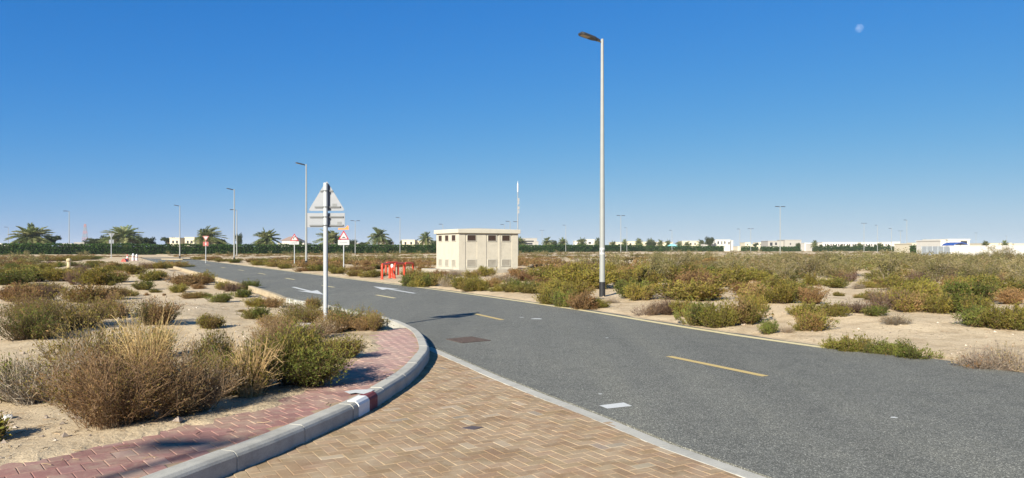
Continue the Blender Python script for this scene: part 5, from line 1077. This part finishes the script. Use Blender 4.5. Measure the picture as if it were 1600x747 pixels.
# ------------------------------------------------------------------ moon
mp = np.array([XY(1342.5, 4500.), 4500., ZY(44, 4500.)]); bm = bmesh.new(); bmesh.ops.create_icosphere(bm, subdivisions=5, radius=6.6/F*4500); me = bpy.data.meshes.new('moon'); bm.to_mesh(me); bm.free(); me.polygons.foreach_set('use_smooth', [True]*len(me.polygons))
mm, nt, bs = nodes('moon'); mn = noise(nt, .03, 5); mr = ramp(nt, mn.outputs['Fac'], [(.38, (.012, .012, .012)), (.6, (.05, .048, .046))]); df = N(nt, 'ShaderNodeBsdfDiffuse'); nt.links.new(mr.outputs[0], df.inputs[0]); tr_ = N(nt, 'ShaderNodeBsdfTransparent'); ad = N(nt, 'ShaderNodeAddShader'); nt.links.new(df.outputs[0], ad.inputs[0]); nt.links.new(tr_.outputs[0], ad.inputs[1]); nt.links.new(ad.outputs[0], nt.nodes['Material Output'].inputs['Surface'])
mo = link('moon', me, mm); mo.location = mp; tag(mo, 'pale daytime moon high in the blue sky', 'moon')

# ------------------------------------------------------------------ haze, sky, sun, camera
hm = bpy.data.materials.new('haze'); hm.use_nodes = True; nt = hm.node_tree; nt.nodes.remove(nt.nodes['Principled BSDF']); pv = N(nt, 'ShaderNodeVolumePrincipled'); pv.inputs['Color'].default_value = (.72, .85, .97, 1); pv.inputs['Density'].default_value = .00011; pv.inputs['Anisotropy'].default_value = .0; nt.links.new(pv.outputs[0], nt.nodes['Material Output'].inputs['Volume'])
tag(MB().box((-2450, -2450, -1.2), (2450, 2450, 24)).build('haze', hm), kind='stuff')

w = bpy.data.worlds.new('World'); scene.world = w; w.use_nodes = True; nt = w.node_tree; bg = nt.nodes['Background']
sky = N(nt, 'ShaderNodeTexSky'); sky.sky_type = 'NISHITA'; sky.sun_disc = False; sky.sun_elevation = SUN_EL; sky.sun_rotation = SUN_AZ; sky.altitude = 0; sky.air_density = .8; sky.dust_density = 0; sky.ozone_density = 4
EXPO = 1.0
sep = N(nt, 'ShaderNodeSeparateColor'); comb = N(nt, 'ShaderNodeCombineColor'); nt.links.new(sky.outputs[0], sep.inputs[0])      # the camera's response to the sky's three colours
for i, (gain, gam, top) in enumerate(((.56, 1.55, .64), (.535, .79, 1.18), (2.25, 1.5, .755))):
    m1 = N(nt, 'ShaderNodeMath', operation='MULTIPLY'); m1.inputs[1].default_value = .1414; m2 = N(nt, 'ShaderNodeMath', operation='POWER'); m2.inputs[1].default_value = gam; m3 = N(nt, 'ShaderNodeMath', operation='MULTIPLY'); m3.inputs[1].default_value = gain
    nt.links.new(sep.outputs[i], m1.inputs[0]); nt.links.new(m1.outputs[0], m2.inputs[0]); nt.links.new(m2.outputs[0], m3.inputs[0]); v = m3.outputs[0]
    for op, k in (('DIVIDE', top), ('POWER', 2.0), ('ADD', 1.0), ('POWER', .5)):                      # soft shoulder towards the bright horizon
        q = N(nt, 'ShaderNodeMath', operation=op); q.inputs[1].default_value = k; nt.links.new(v, q.inputs[0]); v = q.outputs[0]
    dv = N(nt, 'ShaderNodeMath', operation='DIVIDE'); nt.links.new(m3.outputs[0], dv.inputs[0]); nt.links.new(v, dv.inputs[1])
    ml = N(nt, 'ShaderNodeMath', operation='MULTIPLY'); ml.inputs[1].default_value = 10/2**EXPO; nt.links.new(dv.outputs[0], ml.inputs[0]); nt.links.new(ml.outputs[0], comb.inputs[i])
nt.links.new(comb.outputs[0], bg.inputs['Color']); bg.inputs['Strength'].default_value = .10
sl = bpy.data.lights.new('sun', 'SUN'); sl.energy = 5.0; sl.angle = R(.53); sl.color = (1.0, .945, .80); so = bpy.data.objects.new('sun', sl); COL.objects.link(so)
sd = Vector((math.sin(SUN_AZ)*math.cos(SUN_EL), math.cos(SUN_AZ)*math.cos(SUN_EL), math.sin(SUN_EL))); so.rotation_euler = (-sd).to_track_quat('-Z', 'Y').to_euler(); so.location = sd*50
cam = bpy.data.cameras.new('camera'); co = bpy.data.objects.new('camera', cam); COL.objects.link(co); scene.camera = co
cam.sensor_fit = 'HORIZONTAL'; cam.sensor_width = 36; cam.lens = 36*F/1600; cam.shift_y = (HZ-373.5)/1600; cam.clip_start = .1; cam.clip_end = 9000; co.location = (0, 0, H); co.rotation_euler = (math.pi/2, 0, 0)
vs = scene.view_settings; vs.view_transform = 'Standard'; vs.look = 'None'; vs.exposure = EXPO; vs.gamma = 1.0; vs.use_curve_mapping = False
scene.cycles.max_bounces = 6; scene.cycles.diffuse_bounces = 3; scene.cycles.transparent_max_bounces = 6; scene.cycles.volume_bounces = 1; scene.cycles.use_denoising = True
